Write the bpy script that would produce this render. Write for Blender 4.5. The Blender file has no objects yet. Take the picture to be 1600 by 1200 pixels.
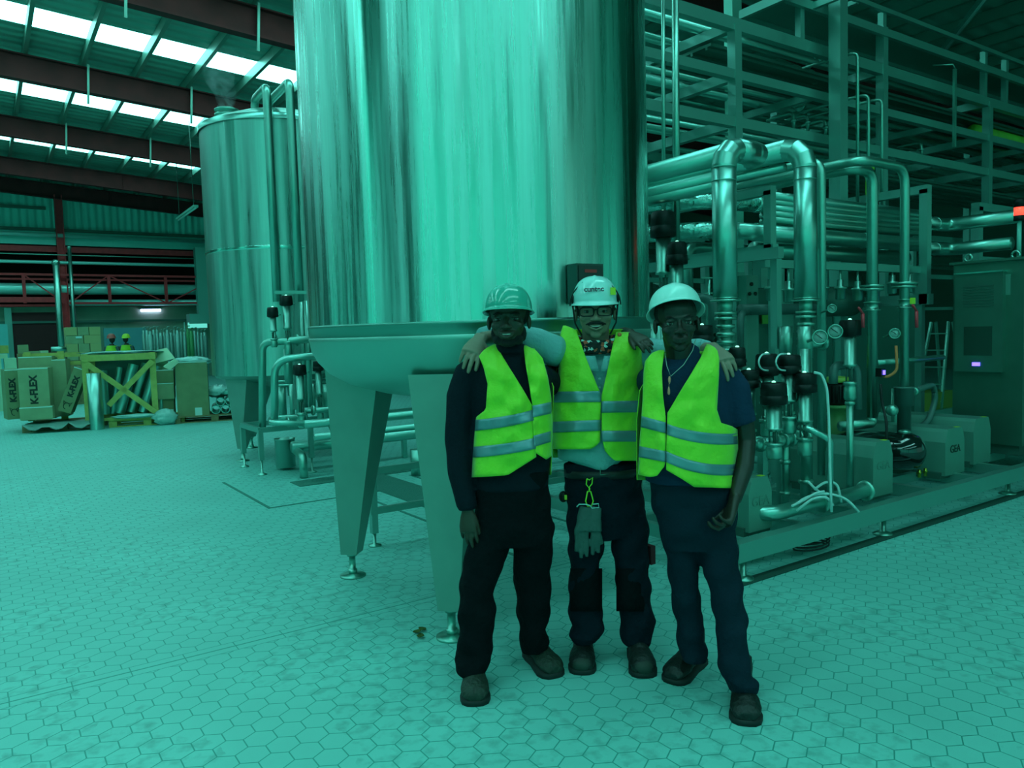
import bpy, math, random
import numpy as np
from mathutils import Vector, Matrix, noise
SC = bpy.context.scene
COL = SC.collection
RND = random.Random(7)
PI = math.pi
# ------------------------------------------------------------ camera, world, exposure
FPX = 1200.0
TH, PT, RO = math.radians(55.5), math.atan(80/1200), 0.03
CAM = Vector((0, 0, 1.6))
FW = Vector((math.cos(TH)*math.cos(PT), math.sin(TH)*math.cos(PT), -math.sin(PT)))
_r0 = Vector((math.sin(TH), -math.cos(TH), 0)); _u0 = _r0.cross(FW)
RT = math.cos(RO)*_r0 - math.sin(RO)*_u0
UP = math.cos(RO)*_u0 + math.sin(RO)*_r0
cd = bpy.data.cameras.new('camera'); cam = bpy.data.objects.new('camera', cd); COL.objects.link(cam)
cd.sensor_width = 36; cd.lens = 36*FPX/1600; cd.clip_end = 200
M = Matrix((RT, UP, -FW)).transposed().to_4x4(); M.translation = CAM
cam.matrix_world = M; SC.camera = cam
w = bpy.data.worlds.new('world'); SC.world = w; w.use_nodes = True
w.node_tree.nodes['Background'].inputs[0].default_value = (0.15, 0.9, 0.75, 1)
w.node_tree.nodes['Background'].inputs[1].default_value = 0.3
vs = SC.view_settings
vs.view_transform = 'Standard'; vs.look = 'None'; vs.gamma = 1; vs.exposure = -0.14; vs.use_curve_mapping = False
SKY = (0.31, 1.0, 0.93)          # daylight as the tinted roof sheets let it through
SKY_POWER, ADDED_GLOW = 6.6, 0.40

def ray(x, y): return FW + (x-800)/FPX*RT - (y-600)/FPX*UP
def at(x, y, ax, val):           # the point where the sight line of a photo pixel meets a wall-parallel plane
    d = ray(x, y); t = (val-CAM['XYZ'.index(ax)])/d['XYZ'.index(ax)]
    return CAM + d*t
def dp(x, y, d): return CAM + ray(x, y)*d
def gr(x, y): return at(x, y, 'Z', 0)

# ------------------------------------------------------------ materials
MATS = {}
def mat(name, col, rough=.6, metal=0.0, var=0.0, scale=6, bump=0.0, bscale=40, emit=0, ecol=None, coat=0, aniso=0, trans=0, spec=.5):
    if name in MATS: return MATS[name]
    m = bpy.data.materials.new(name); m.use_nodes = True; MATS[name] = m
    nt = m.node_tree; b = nt.nodes['Principled BSDF']; L = nt.links.new
    b.inputs['Base Color'].default_value = (*col, 1); b.inputs['Roughness'].default_value = rough
    b.inputs['Metallic'].default_value = metal; b.inputs['Specular IOR Level'].default_value = spec
    b.inputs['Coat Weight'].default_value = coat
    b.inputs['Transmission Weight'].default_value = trans
    tc = nt.nodes.new('ShaderNodeTexCoord')
    n = nt.nodes.new('ShaderNodeTexNoise'); n.inputs['Scale'].default_value = scale; n.inputs['Detail'].default_value = 4
    L(tc.outputs['Object'], n.inputs['Vector'])
    if var:
        r = nt.nodes.new('ShaderNodeMapRange'); r.inputs[3].default_value = 1-var; r.inputs[4].default_value = 1+var
        r.inputs[1].default_value = .3; r.inputs[2].default_value = .7
        L(n.outputs[0], r.inputs[0])
        mx = nt.nodes.new('ShaderNodeVectorMath'); mx.operation = 'SCALE'; mx.inputs[0].default_value = col
        L(r.outputs[0], mx.inputs['Scale']); L(mx.outputs[0], b.inputs['Base Color'])
    else:
        r = nt.nodes.new('ShaderNodeMapRange'); r.inputs[3].default_value = rough*.9; r.inputs[4].default_value = min(1, rough*1.12)
        L(n.outputs[0], r.inputs[0]); L(r.outputs[0], b.inputs['Roughness'])
    if bump:
        n2 = nt.nodes.new('ShaderNodeTexNoise'); n2.inputs['Scale'].default_value = bscale; n2.inputs['Detail'].default_value = 3
        L(tc.outputs['Object'], n2.inputs['Vector'])
        bp = nt.nodes.new('ShaderNodeBump'); bp.inputs['Strength'].default_value = bump; bp.inputs['Distance'].default_value = .02
        L(n2.outputs[0], bp.inputs['Height']); L(bp.outputs[0], b.inputs['Normal'])
    if aniso:
        b.inputs['Anisotropic'].default_value = aniso; b.inputs['Anisotropic Rotation'].default_value = .25
        tg = nt.nodes.new('ShaderNodeTangent'); tg.direction_type = 'RADIAL'; tg.axis = 'Z'
        L(tg.outputs[0], b.inputs['Tangent'])
    if emit:
        b.inputs['Emission Color'].default_value = (*(ecol or col), 1); b.inputs['Emission Strength'].default_value = emit
    return m
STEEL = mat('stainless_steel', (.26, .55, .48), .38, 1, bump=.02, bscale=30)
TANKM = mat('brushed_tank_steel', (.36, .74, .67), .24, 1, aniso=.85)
LEGM = mat('satin_leg_steel', (.23, .38, .33), .5, .65, bump=.05, bscale=8, var=.05)
FOIL = mat('aluminium_jacket', (.30, .62, .56), .34, 1, bump=.03, bscale=10)
CRUMP = mat('crumpled_foil', (.32, .66, .60), .25, 1, bump=.9, bscale=18)
FRAME = mat('painted_frame_steel', (.21, .46, .41), .4, .75, bump=.02)
DARKST = mat('dark_steel', (.07, .17, .14), .45, .5)
BLACKP = mat('black_plastic', (.005, .009, .008), .4, spec=.3)
RUBBER = mat('black_rubber', (.01, .014, .013), .7)
REDST = mat('red_painted_steel', (.72, .045, .055), .55, var=.12)
RAFTER = mat('oxide_red_rafter', (.13, .014, .016), .75, var=.3, scale=2)
PURLIN = mat('galvanised_purlin', (.16, .34, .28), .4, .6)
COVER = mat('pump_cover_steel', (.15, .36, .30), .5, .5, var=.04)
CARD = mat('cardboard', (.27, .36, .20), .85, var=.08)
CARDD = mat('brown_cardboard', (.20, .26, .13), .85, var=.08)
CARDL = mat('pale_cardboard', (.42, .62, .42), .8, var=.05)
WOOD = mat('pine_wood', (.42, .44, .12), .7, var=.15, scale=9)
WOODD = mat('old_pallet_wood', (.22, .19, .09), .8, var=.25, scale=9)
PVC = mat('grey_pipe_insulation', (.08, .17, .155), .4, .2)
PLAST = mat('clear_plastic_film', (.35, .65, .60), .2, bump=1.0, bscale=9)
PAPER = mat('white_paper', (.55, .8, .75), .7)
INK = mat('black_ink', (.015, .03, .02), .7)
WHITEH = mat('white_hose', (.5, .72, .70), .4)
DIAL = mat('gauge_dial', (.32, .46, .43), .3)
LEDG = mat('valve_lamp', (.3, .9, .6), .3, emit=1.6, ecol=(.35, 1, .7))
YEL = mat('yellow_sticker', (.55, .75, .04), .5)
REDH = mat('red_handle', (.7, .04, .06), .4)
LIME = mat('lime_pipe_jacket', (.22, .55, .05), .5, var=.15)
GREENP = mat('green_pump_paint', (.10, .26, .09), .45)
BLUE = mat('blue_display', (.05, .05, .6), .3, emit=5, ecol=(.12, .08, 1))
LAMPM = mat('lit_tube', (.8, .7, 1), .3, emit=9, ecol=(.75, .62, 1))
REDL = mat('red_signal_lamp', (.9, .1, .05), .3, emit=2.6, ecol=(1, .05, .03))
ORANGE = mat('orange_tag', (.8, .2, .06), .5)
SKYM = mat('skylight_sheet', SKY, .5, emit=SKY_POWER, ecol=SKY)
GLOW_PALE = mat('pale_added_glow', (.4, .9, .8), .5, emit=ADDED_GLOW*1.15, ecol=(.36, 1, .86))  # paler panels added out of view to whiten a band of the tank's reflection
GLOW_PANEL = mat('added_glow_panel', (.2, .9, .75), .5, emit=ADDED_GLOW, ecol=(.13, 1, .80))  # glow added out of view for reflections and soft front fill
CONC = mat('concrete_wall', (.20, .36, .26), .85, var=.1, scale=2)

def streaks(m, r0, r1, cv):       # brushing marks of the sheet: bands that run straight up the shell
    nt = m.node_tree; L = nt.links.new; b = nt.nodes['Principled BSDF']
    tc = nt.nodes.new('ShaderNodeTexCoord'); mp = nt.nodes.new('ShaderNodeMapping'); mp.inputs['Scale'].default_value = (1, 1, .03)
    n = nt.nodes.new('ShaderNodeTexNoise'); n.inputs['Scale'].default_value = 16; n.inputs['Detail'].default_value = 7; n.inputs['Roughness'].default_value = .65
    L(tc.outputs['Object'], mp.inputs[0]); L(mp.outputs[0], n.inputs['Vector'])
    a = nt.nodes.new('ShaderNodeMapRange'); a.inputs[1].default_value = .35; a.inputs[2].default_value = .65; a.inputs[3].default_value = r0; a.inputs[4].default_value = r1
    L(n.outputs[0], a.inputs[0]); L(a.outputs[0], b.inputs['Roughness'])
    c = nt.nodes.new('ShaderNodeMapRange'); c.inputs[1].default_value = .35; c.inputs[2].default_value = .65; c.inputs[3].default_value = 1-cv; c.inputs[4].default_value = 1+cv
    L(n.outputs[0], c.inputs[0]); v = nt.nodes.new('ShaderNodeVectorMath'); v.operation = 'SCALE'; v.inputs[0].default_value = b.inputs['Base Color'].default_value[:3]
    L(c.outputs[0], v.inputs['Scale']); L(v.outputs[0], b.inputs['Base Color'])
streaks(TANKM, .14, .40, .12)
def wave_mat(name, col, axis, scale, strength, rough=.5, metal=0.2):
    m = mat(name, col, rough, metal, var=.08, scale=.8)
    nt = m.node_tree; L = nt.links.new; b = nt.nodes['Principled BSDF']
    tc = nt.nodes.new('ShaderNodeTexCoord'); wv = nt.nodes.new('ShaderNodeTexWave')
    wv.bands_direction = axis; wv.inputs['Scale'].default_value = scale; wv.inputs['Distortion'].default_value = 0
    L(tc.outputs['Object'], wv.inputs['Vector'])
    bp = nt.nodes.new('ShaderNodeBump'); bp.inputs['Strength'].default_value = strength; bp.inputs['Distance'].default_value = .05
    L(wv.outputs[1], bp.inputs['Height']); L(bp.outputs[0], b.inputs['Normal'])
    return m
ROOFM = wave_mat('roof_sheet', (.18, .42, .35), 'Y', .8, 1.0)
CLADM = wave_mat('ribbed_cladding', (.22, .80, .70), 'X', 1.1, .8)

def floor_mat():
    m = bpy.data.materials.new('hexagon_floor_tiles'); m.use_nodes = True
    nt = m.node_tree; L = nt.links.new; b = nt.nodes['Principled BSDF']
    g = nt.nodes.new('ShaderNodeNewGeometry'); sx = nt.nodes.new('ShaderNodeSeparateXYZ'); L(g.outputs['Position'], sx.inputs[0])
    def mt(op, a, bb=None, cc=None):
        n = nt.nodes.new('ShaderNodeMath'); n.operation = op
        for i, v in enumerate((a, bb, cc)):
            if v is None: continue
            if isinstance(v, (int, float)): n.inputs[i].default_value = v
            else: L(v, n.inputs[i])
        return n.outputs[0]
    P = .118                                  # distance between tile centres
    x = mt('DIVIDE', sx.outputs[0], P); y = mt('DIVIDE', sx.outputs[1], P)
    S3 = math.sqrt(3)
    def cell(ox, oy):                         # distance to hexagon edge in one of the two offset lattices
        fx = mt('SUBTRACT', mt('FLOORED_MODULO', mt('ADD', x, ox), 1.0), .5)
        fy = mt('SUBTRACT', mt('FLOORED_MODULO', mt('ADD', y, oy), S3), S3/2)
        ax, ay = mt('ABSOLUTE', fx), mt('ABSOLUTE', fy)
        d = mt('MAXIMUM', ax, mt('ADD', mt('MULTIPLY', ax, .5), mt('MULTIPLY', ay, S3/2)))
        return d
    d = mt('MINIMUM', cell(0, 0), cell(.5, S3/2))
    joint = mt('GREATER_THAN', d, .478)
    # straight expansion joints every 4 m of tiles: two border rows of plain tiles with a joint between
    jy = mt('SUBTRACT', mt('FLOORED_MODULO', mt('SUBTRACT', sx.outputs[1], 4.1), 7.0), 0.0)
    jd = mt('MINIMUM', jy, mt('SUBTRACT', 7.0, jy))
    border = mt('LESS_THAN', jd, .062)
    line = mt('ADD', mt('LESS_THAN', jd, .006), mt('GREATER_THAN', mt('MULTIPLY', border, jd), .057))
    cx = mt('LESS_THAN', mt('FLOORED_MODULO', sx.outputs[0], .25), .005)
    jb = mt('ADD', line, cx)
    j = mt('ADD', mt('MULTIPLY', border, jb), mt('MULTIPLY', mt('SUBTRACT', 1.0, border), joint))
    j = mt('MINIMUM', j, 1.0)
    n1 = nt.nodes.new('ShaderNodeTexNoise'); n1.inputs['Scale'].default_value = .9; n1.inputs['Detail'].default_value = 6
    n2 = nt.nodes.new('ShaderNodeTexNoise'); n2.inputs['Scale'].default_value = 14; n2.inputs['Detail'].default_value = 4
    L(g.outputs['Position'], n1.inputs['Vector']); L(g.outputs['Position'], n2.inputs['Vector'])
    n3 = nt.nodes.new('ShaderNodeTexNoise'); n3.inputs['Scale'].default_value = 260; n3.inputs['Detail'].default_value = 2
    L(g.outputs['Position'], n3.inputs['Vector'])
    # wear: stains with their own irregular shape
    st = mt('MULTIPLY', mt('GREATER_THAN', n1.outputs[0], .50), mt('MULTIPLY', mt('SUBTRACT', n2.outputs[0], .48), 1.3))
    st = mt('MAXIMUM', mt('MINIMUM', st, .3), 0.0)
    v = mt('ADD', mt('MULTIPLY', n1.outputs[0], .5), mt('ADD', mt('MULTIPLY', n3.outputs[0], .14), .66))
    v = mt('SUBTRACT', v, st)
    cr = nt.nodes.new('ShaderNodeMix'); cr.data_type = 'RGBA'; L(j, cr.inputs['Factor'])
    sc_ = nt.nodes.new('ShaderNodeVectorMath'); sc_.operation = 'SCALE'; sc_.inputs[0].default_value = (.20, .56, .51); L(v, sc_.inputs['Scale'])
    L(sc_.outputs[0], cr.inputs[6]); cr.inputs[7].default_value = (.04, .28, .24, 1)
    L(cr.outputs[2], b.inputs['Base Color']); b.inputs['Roughness'].default_value = .5
    b.inputs['Specular IOR Level'].default_value = .35
    bp = nt.nodes.new('ShaderNodeBump'); bp.inputs['Strength'].default_value = .4; bp.inputs['Distance'].default_value = .003
    L(mt('SUBTRACT', 1.0, j), bp.inputs['Height']); L(bp.outputs[0], b.inputs['Normal'])
    return m

# ------------------------------------------------------------ mesh building
def fil(pts, r, n=5):            # round the inner corners of a path
    pts = [Vector(p) for p in pts]; out = [pts[0]]
    for i in range(1, len(pts)-1):
        a, b, c = pts[i-1], pts[i], pts[i+1]
        u, v = (a-b), (c-b); k = min(r, u.length*.49, v.length*.49)
        p, q = b+u.normalized()*k, b+v.normalized()*k
        for t in range(n+1):
            t /= n; out.append(p*(1-t)**2 + b*2*t*(1-t) + q*t*t)
    return out + [pts[-1]]
class MB:
    def __init__(s): s.v = []; s.f = []; s.s = []
    def add(s, vs, fs, smooth=True):
        o = len(s.v); s.v += [tuple(v) for v in vs]; s.f += [tuple(i+o for i in f) for f in fs]; s.s += [smooth]*len(fs); return s
    def box(s, c, size, rot=0):
        R = rot if isinstance(rot, Matrix) else Matrix.Rotation(rot, 3, 'Z')
        c = Vector(c); vs = [c + R @ Vector((x*size[0]/2, y*size[1]/2, z*size[2]/2)) for x in (-1, 1) for y in (-1, 1) for z in (-1, 1)]
        return s.add(vs, [(0, 1, 3, 2), (4, 6, 7, 5), (0, 4, 5, 1), (2, 3, 7, 6), (0, 2, 6, 4), (1, 5, 7, 3)], False)
    def bx(s, x0, x1, y0, y1, z0, z1): return s.box(((x0+x1)/2, (y0+y1)/2, (z0+z1)/2), (abs(x1-x0), abs(y1-y0), abs(z1-z0)))
    def bar(s, p, q, w, h=None, up=(0, 0, 1)):
        p, q = Vector(p), Vector(q); h = h or w; d = (q-p).normalized(); up = Vector(up)
        if abs(d.dot(up)) > .95: up = Vector((0, 1, 0))
        x = d.cross(up).normalized(); z = x.cross(d)
        return s.box((p+q)/2, (w, (q-p).length, h), Matrix((x, d, z)).transposed())
    def rings(s, rr, cap=True, smooth=True, closed=True):
        n = len(rr[0]); vs = [v for r in rr for v in r]; fs = []
        for i in range(len(rr)-1):
            for j in range(n if closed else n-1):
                k = (j+1) % n; fs.append((i*n+j, i*n+k, (i+1)*n+k, (i+1)*n+j))
        if cap:
            fs.append(tuple(range(n-1, -1, -1))); fs.append(tuple((len(rr)-1)*n+j for j in range(n)))
        return s.add(vs, fs, smooth)
    def tube(s, pts, r, n=12, cap=True, flat=1.0):
        pts = [Vector(p) for p in pts]; rs = r if isinstance(r, (list, tuple)) else [r]*len(pts); rr = []; x = None
        for i, p in enumerate(pts):
            d = (pts[min(i+1, len(pts)-1)] - pts[max(i-1, 0)])
            if d.length < 1e-9: d = Vector((0, 0, 1))
            d.normalize()
            if x is None: x = d.orthogonal().normalized()
            x = (x - d*x.dot(d)).normalized(); y = d.cross(x)
            rr.append([p + (x*math.cos(2*PI*j/n)*flat + y*math.sin(2*PI*j/n))*rs[i] for j in range(n)])
        return s.rings(rr, cap)
    def lathe(s, prof, c, axis=(0, 0, 1), n=24, cap=True):
        a = Vector(axis).normalized(); x = a.orthogonal().normalized(); y = a.cross(x); c = Vector(c)
        return s.rings([[c + a*h + (x*math.cos(2*PI*j/n) + y*math.sin(2*PI*j/n))*max(r, 1e-4) for j in range(n)] for r, h in prof], cap)
    def ell(s, c, r, rot=None, n=16, m=10):
        R = rot or Matrix.Identity(3); c = Vector(c)
        if isinstance(r, (int, float)): r = (r, r, r)
        return s.rings([[c + R @ Vector((r[0]*math.sin(PI*i/m)*math.cos(2*PI*j/n), r[1]*math.sin(PI*i/m)*math.sin(2*PI*j/n), r[2]*math.cos(PI*i/m))) for j in range(n)]
                        for i in [.05]+list(range(1, m))+[m-.05]])
    def grid(s, rows, smooth=True): return s.rings(rows, False, smooth, False)
    def build(s, name, m, parent=None, **tags):
        me = bpy.data.meshes.new(name); arr = s.v
        loc = Vector((0, 0, 0))
        if parent is not None:
            loc = parent['_o'] if '_o' in parent else (0, 0, 0); loc = Vector(loc)
        else:
            a = np.array(arr); loc = Vector(((a[:, 0].min()+a[:, 0].max())/2, (a[:, 1].min()+a[:, 1].max())/2, a[:, 2].min()))
        me.from_pydata([(v[0]-loc.x, v[1]-loc.y, v[2]-loc.z) for v in arr], [], s.f)
        me.polygons.foreach_set('use_smooth', s.s)
        me.update(); me.materials.append(m)
        o = bpy.data.objects.new(name, me); COL.objects.link(o)
        if parent is not None: o.parent = parent; o['_o'] = list(loc)
        else: o.location = loc; o['_o'] = list(loc)
        for k, v in tags.items():
            if v: o[k] = v
        return o
def thing(name, label, cat, loc, group=None):
    o = bpy.data.objects.new(name, None); COL.objects.link(o); o.location = loc; o['_o'] = list(loc)
    o.empty_display_size = .1; o['label'] = label; o['category'] = cat
    if group: o['group'] = group
    return o
def one(mb, name, m, label, cat, group=None): return mb.build(name, m, None, label=label, category=cat, group=group)
def struct(mb, name, m): return mb.build(name, m, None, kind='structure')
def dup(o, delta, label=None, group=None, rz=0):       # copy of a thing with copies of its parts and sub-parts
    c = o.copy(); COL.objects.link(c); c.location = o.location + Vector(delta)
    if rz: c.rotation_euler.z += rz
    if label: c['label'] = label
    if group: c['group'] = group
    for ch in list(o.children):
        d = ch.copy(); COL.objects.link(d); d.parent = c
        for g in list(ch.children):
            e = g.copy(); COL.objects.link(e); e.parent = d
    return c
def text(body, c, xdir, ydir, size, m, parent, name='lettering', bold=0.0, depth=.0015):
    cu = bpy.data.curves.new(name, 'FONT'); cu.body = body; cu.size = size; cu.align_x = 'CENTER'; cu.align_y = 'CENTER'
    cu.extrude = depth; cu.offset = bold
    t = bpy.data.objects.new('tmp', cu); COL.objects.link(t)
    bpy.context.view_layer.update()
    me = bpy.data.meshes.new_from_object(t.evaluated_get(bpy.context.evaluated_depsgraph_get()))
    bpy.data.objects.remove(t)
    x = Vector(xdir).normalized(); y = Vector(ydir).normalized(); z = x.cross(y); c = Vector(c)
    loc = Vector(parent['_o'])
    for v in me.vertices: v.co = c + x*v.co.x + y*v.co.y + z*v.co.z - loc
    me.materials.clear(); me.materials.append(m)
    o = bpy.data.objects.new(name, me); COL.objects.link(o); o.parent = parent; o['_o'] = list(loc)
    return o
# ------------------------------------------------------------ the hall
XW, XE, YS, YN = -14.0, 26.0, -16.0, 38.4
def zr(x): return 8.9 - .07*x
fl = MB(); fl.bx(XW-.3, XE+.3, YS-.3, 44, -.2, 0); struct(fl, 'floor', floor_mat())
STR = [(19.5, 20.65), (25.1, 26.25), (31.2, 32.3), (13.5, 14.7), (7.5, 8.7), (1.5, 2.7), (-4.5, -3.3), (-10.5, -9.3)]
SKX = 7.6
# roof sheets: full width strips between the skylights
ys = sorted(STR); prev = YS-.3; rb = MB()
def roofbox(mb, x0, x1, y0, y1, t=.06):
    mb.add([(x0, y0, zr(x0)), (x1, y0, zr(x1)), (x1, y1, zr(x1)), (x0, y1, zr(x0)), (x0, y0, zr(x0)+t), (x1, y0, zr(x1)+t), (x1, y1, zr(x1)+t), (x0, y1, zr(x0)+t)],
           [(0, 1, 2, 3), (7, 6, 5, 4), (0, 4, 5, 1), (1, 5, 6, 2), (2, 6, 7, 3), (3, 7, 4, 0)], False)
for a, b in ys+[(44, 44)]:
    roofbox(rb, XW-.3, XE+.3, prev, a)
    if a < 44: roofbox(rb, SKX, XE+.3, a, b)
    prev = b
struct(rb, 'ceiling', ROOFM)
for i, (a, b) in enumerate(STR):
    mb = MB(); roofbox(mb, XW, SKX, a, b, .03); struct(mb, 'window_%d' % (i+1), SKYM)
# rafters (I-section) and purlins
ti = 1
for Y in [4, 10, 16, 22, 28, 34, 38]:
    mb = MB(); 
    for (dz, w, h) in ((-.84, .24, .03), (-.55, .03, .56), (-.26, .24, .03)):
        mb.bar((XW, Y, zr(XW)+dz), (XE, Y, zr(XE)+dz), w, h)
    for x in np.arange(-10, 24, 5.0): mb.box((x, Y, zr(x)-.55), (.02, .22, .56))
    struct(mb, 'trim_%d' % ti, RAFTER); ti += 1
for x in np.arange(1.28-1.2*8, 24, 1.2):
    mb = MB(); z = zr(x)
    mb.bx(x-.035, x-.03+.01, YS, 38.3, z-.24, z-.02); mb.bx(x-.035, x+.055, YS, 38.3, z-.25, z-.235); mb.bx(x-.035, x+.055, YS, 38.3, z-.03, z-.015)
    struct(mb, 'trim_%d' % ti, PURLIN); ti += 1
# fly braces hanging from the purlins beside the rafters
for Y in (16, 22, 28):
    for x in (2.6, 5.0):
        mb = MB(); mb.bar((x, Y-.16, zr(x)-.2), (x-.05, Y-.14, zr(x)-1.15), .05); struct(mb, 'trim_%d' % ti, PURLIN); ti += 1
# north wall
W = MB(); W.bx(XW, XE, 38.4, 38.6, 6.45, 9.8); struct(W, 'wall_back', CLADM)
W = MB(); W.bx(XW, XE, 38.4, 38.7, 0, 3.3); struct(W, 'wall_back_lower', CONC)
W = MB(); W.bx(XW, XE, 43.5, 43.8, 0, 9.8); struct(W, 'wall_beyond', mat('far_dark_wall', (.03, .035, .03), .9))
def hb(name, z0, z1, y, m, x0=XW, x1=XE, d=.12):
    global ti
    mb = MB(); mb.bx(x0, x1, y-d, y, z0, z1); struct(mb, 'trim_%d' % ti, m); ti += 1
hb('f', 6.5, 6.62, 38.35, DARKST); hb('g', 5.92, 6.48, 38.38, mat('smooth_teal_flashing', (.20, .72, .64), .45, .2))
hb('h', 5.62, 5.86, 38.35, REDST); hb('i', 7.4, 7.52, 38.38, DARKST, x1=2.6)
hb('k', 4.42, 4.5, 38.3, REDST, d=.1)
for (a, b, m) in ((3.3, 3.4, REDST), (2.6, 2.7, DARKST)): hb('l', a, b, 38.3, m, d=.08)
# west, east and south walls with unseen glowing panels added for the tank reflections
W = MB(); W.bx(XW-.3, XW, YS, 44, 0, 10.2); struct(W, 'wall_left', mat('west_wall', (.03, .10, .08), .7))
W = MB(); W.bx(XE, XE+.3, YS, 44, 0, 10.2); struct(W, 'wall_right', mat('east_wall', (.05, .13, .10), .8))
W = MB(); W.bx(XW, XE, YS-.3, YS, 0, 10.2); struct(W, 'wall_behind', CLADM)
wi = 20  # panes numbered from here are added glow panels, not known openings
for (y0, y1) in ((-15.5, -12.2), (-11.8, -8.2), (-7.9, -5.3), (-5.1, -2.6), (6.2, 8.6), (21, 23.2), (17.2, 17.7), (13.2, 13.7)):
    mb = MB(); mb.bx(XW+.01, XW+.06, y0, y1, .4, 8.2); struct(mb, 'window_%d' % wi, GLOW_PANEL); wi += 1  # added glow panels, not real windows
for (x0, x1) in ((-13.5, -10.2), (-9.8, -6.4), (-6.2, -3.2), (-3.0, -.2), (0, 2.9), (3.1, 6.2), (7.2, 9.6), (9.8, 14), (14.3, 15), (15.6, 19), (20, 21.6), (22.5, 24)):
    mb = MB(); mb.bx(x0, x1, YS+.01, YS+.06, .4, 8.0); struct(mb, 'window_%d' % wi, GLOW_PALE if x0 > 6 else GLOW_PANEL); wi += 1  # added glow panels, not real windows
for (y0, y1) in ((-15.6, -12.2), (-11.8, -9.0), (-8.8, -6.2), (-5.9, -4.2)):
    mb = MB(); mb.bx(XE-.06, XE-.01, y0, y1, .4, 8.0); struct(mb, 'window_%d' % wi, GLOW_PANEL); wi += 1  # added glow panels, not real windows
# red steel column and small furniture of the back wall
mb = MB(); 
for dx in (-.13, .13): mb.bx(3.05+dx-.02, 3.05+dx+.02, 37.9, 38.2, 0, 8.0)
mb.bx(2.92, 3.18, 38.03, 38.07, 0, 8.0); struct(mb, 'trim_%d' % ti, REDST); ti += 1
mb = MB(); mb.bx(8.35, 8.85, 37.5, 37.9, 2.9, 5.95); mb.bx(7.9, 9.4, 37.3, 38.0, 2.45, 2.9)
one(mb, 'ventilation_duct', mat('teal_duct', (.20, .60, .52), .5, .3), 'square teal duct dropping from the high band of the back wall, left of the tank', 'duct')
a, b = at(80, 488, 'Y', 38.3), at(22, 548, 'Y', 38.3)
mb = MB(); mb.bx(b.x, 2.85, 38.28, 38.36, 0, a.z); struct(mb, 'door_1', mat('dark_red_door', (.06, .012, .014), .7))
mb = MB(); mb.bx(b.x-.25, b.x, 38.2, 38.36, 0, a.z+.2); struct(mb, 'trim_%d' % ti, FRAME); ti += 1
# long pipes and a truss along the back wall
def lpipe(z, r, x0, x1, y, label, m=FOIL):
    mb = MB(); mb.tube([(x0, y, z), (x1, y, z)], r, 14); return one(mb, 'wall_pipe', m, label, 'pipe')
zp = lambda py, Y=38.0: at(0, py, 'Y', Y).z
WPB = mat('pale_wall_pipe', (.40, .92, .86), .35, .5)
lpipe(6.30, .09, XW, 9.2, 38.05, 'bright steel pipe running highest along the back wall', WPB)
lpipe(5.15, .07, XW, 22, 37.9, 'thin steel pipe crossing the dark opening above the red truss', WPB)
lpipe(4.05, .24, XW, 22, 38.2, 'thickest steel pipe on the back wall, behind the red truss', WPB)
lpipe(3.45, .14, 3.2, 22, 38.0, 'steel pipe along the foot of the red truss', WPB)
lpipe(5.45, .025, XW, 22, 37.7, 'thin sprinkler line with small drop heads under the red beam', STEEL)
mb = MB(); tz0, tz1, Yt = 3.42, 4.62, 37.75
xs_ = [-1.4, 1.6, 4.75, 7.05, 9.4, 12]
mb.bar((XW, Yt, tz1), (22, Yt, tz1), .06, .09); mb.bar((3.2, Yt, tz0), (22, Yt, tz0), .06, .09); mb.bar((XW, Yt, tz0+.15), (3, Yt, tz0+.15), .08, .22)
rt = thing('wall_truss', 'red lattice girder carrying pipes along the back wall', 'girder', (3, Yt, tz0))
mb.build('chord', REDST, rt)
for x in xs_:
    m2 = MB(); m2.bar((x, Yt, tz0), (x, Yt, tz1), .12); m2.build('post', REDST, rt)
for x0, x1 in ((1.6, 3.0), (4.75, 3.2), (4.75, 7.05), (9.4, 7.1), (-1.4, .4), (9.4, 12)):
    m2 = MB(); m2.bar((x0, Yt, tz1), (x1, Yt, tz0), .05); m2.build('brace', REDST, rt)
def vpipe(px, y0, y1, Y, r, label, m=STEEL):
    a, b = at(px, y0, 'Y', Y), at(px, y1, 'Y', Y); mb = MB(); mb.tube([(a.x, Y, a.z), (a.x, Y, 0)], r, 12); mb.ell((a.x, Y, a.z), r*1.3)
    return one(mb, 'riser_pipe', m, label, 'pipe')
vpipe(87, 411, 545, 34, .11, 'fat grey riser pipe just left of the red column')
vpipe(108, 387, 520, 36, .07, 'thin teal riser pipe just right of the red column')
lm = thing('strip_light', 'lit violet-white fluorescent tube low on the back wall', 'light', at(235, 485, 'Y', 38.3))
a = at(220, 485, 'Y', 38.3); b = at(251, 485, 'Y', 38.3); b.z = a.z
mb = MB(); mb.tube([a, b], .055, 10); mb.build('tube', LAMPM, lm)
mb = MB(); mb.bx(a.x-.05, b.x+.05, 38.2, 38.4, a.z+.05, a.z+.1); mb.build('housing', FRAME, lm)
def striplamp(p, q, label):
    t = thing('ceiling_lamp', label, 'lamp', p); p, q = Vector(p), Vector(q)
    mb = MB(); mb.bar(p, q, .14, .07); mb.build('housing', mat('lamp_housing', (.18, .5, .42), .5, .3), t)
    mb = MB(); d = (q-p).normalized()*.02
    for s in (-.035, .035): mb.tube([p+Vector((s*.5, s, -.05))+d, q+Vector((s*.5, s, -.05))-d], .014, 8)
    mb.build('tube', PAPER, t)
    mb = MB()
    for k in (.1, .9):
        c = p.lerp(q, k); mb.tube([c, c+Vector((0, 0, zr(c.x)-c.z-.2))], .012, 6)
    mb.build('hanger', DARKST, t)
striplamp(at(278, 342, 'Y', 30), at(306, 322, 'Y', 24.5), 'unlit strip lamp hanging under the roof beside the smaller tank')
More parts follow.
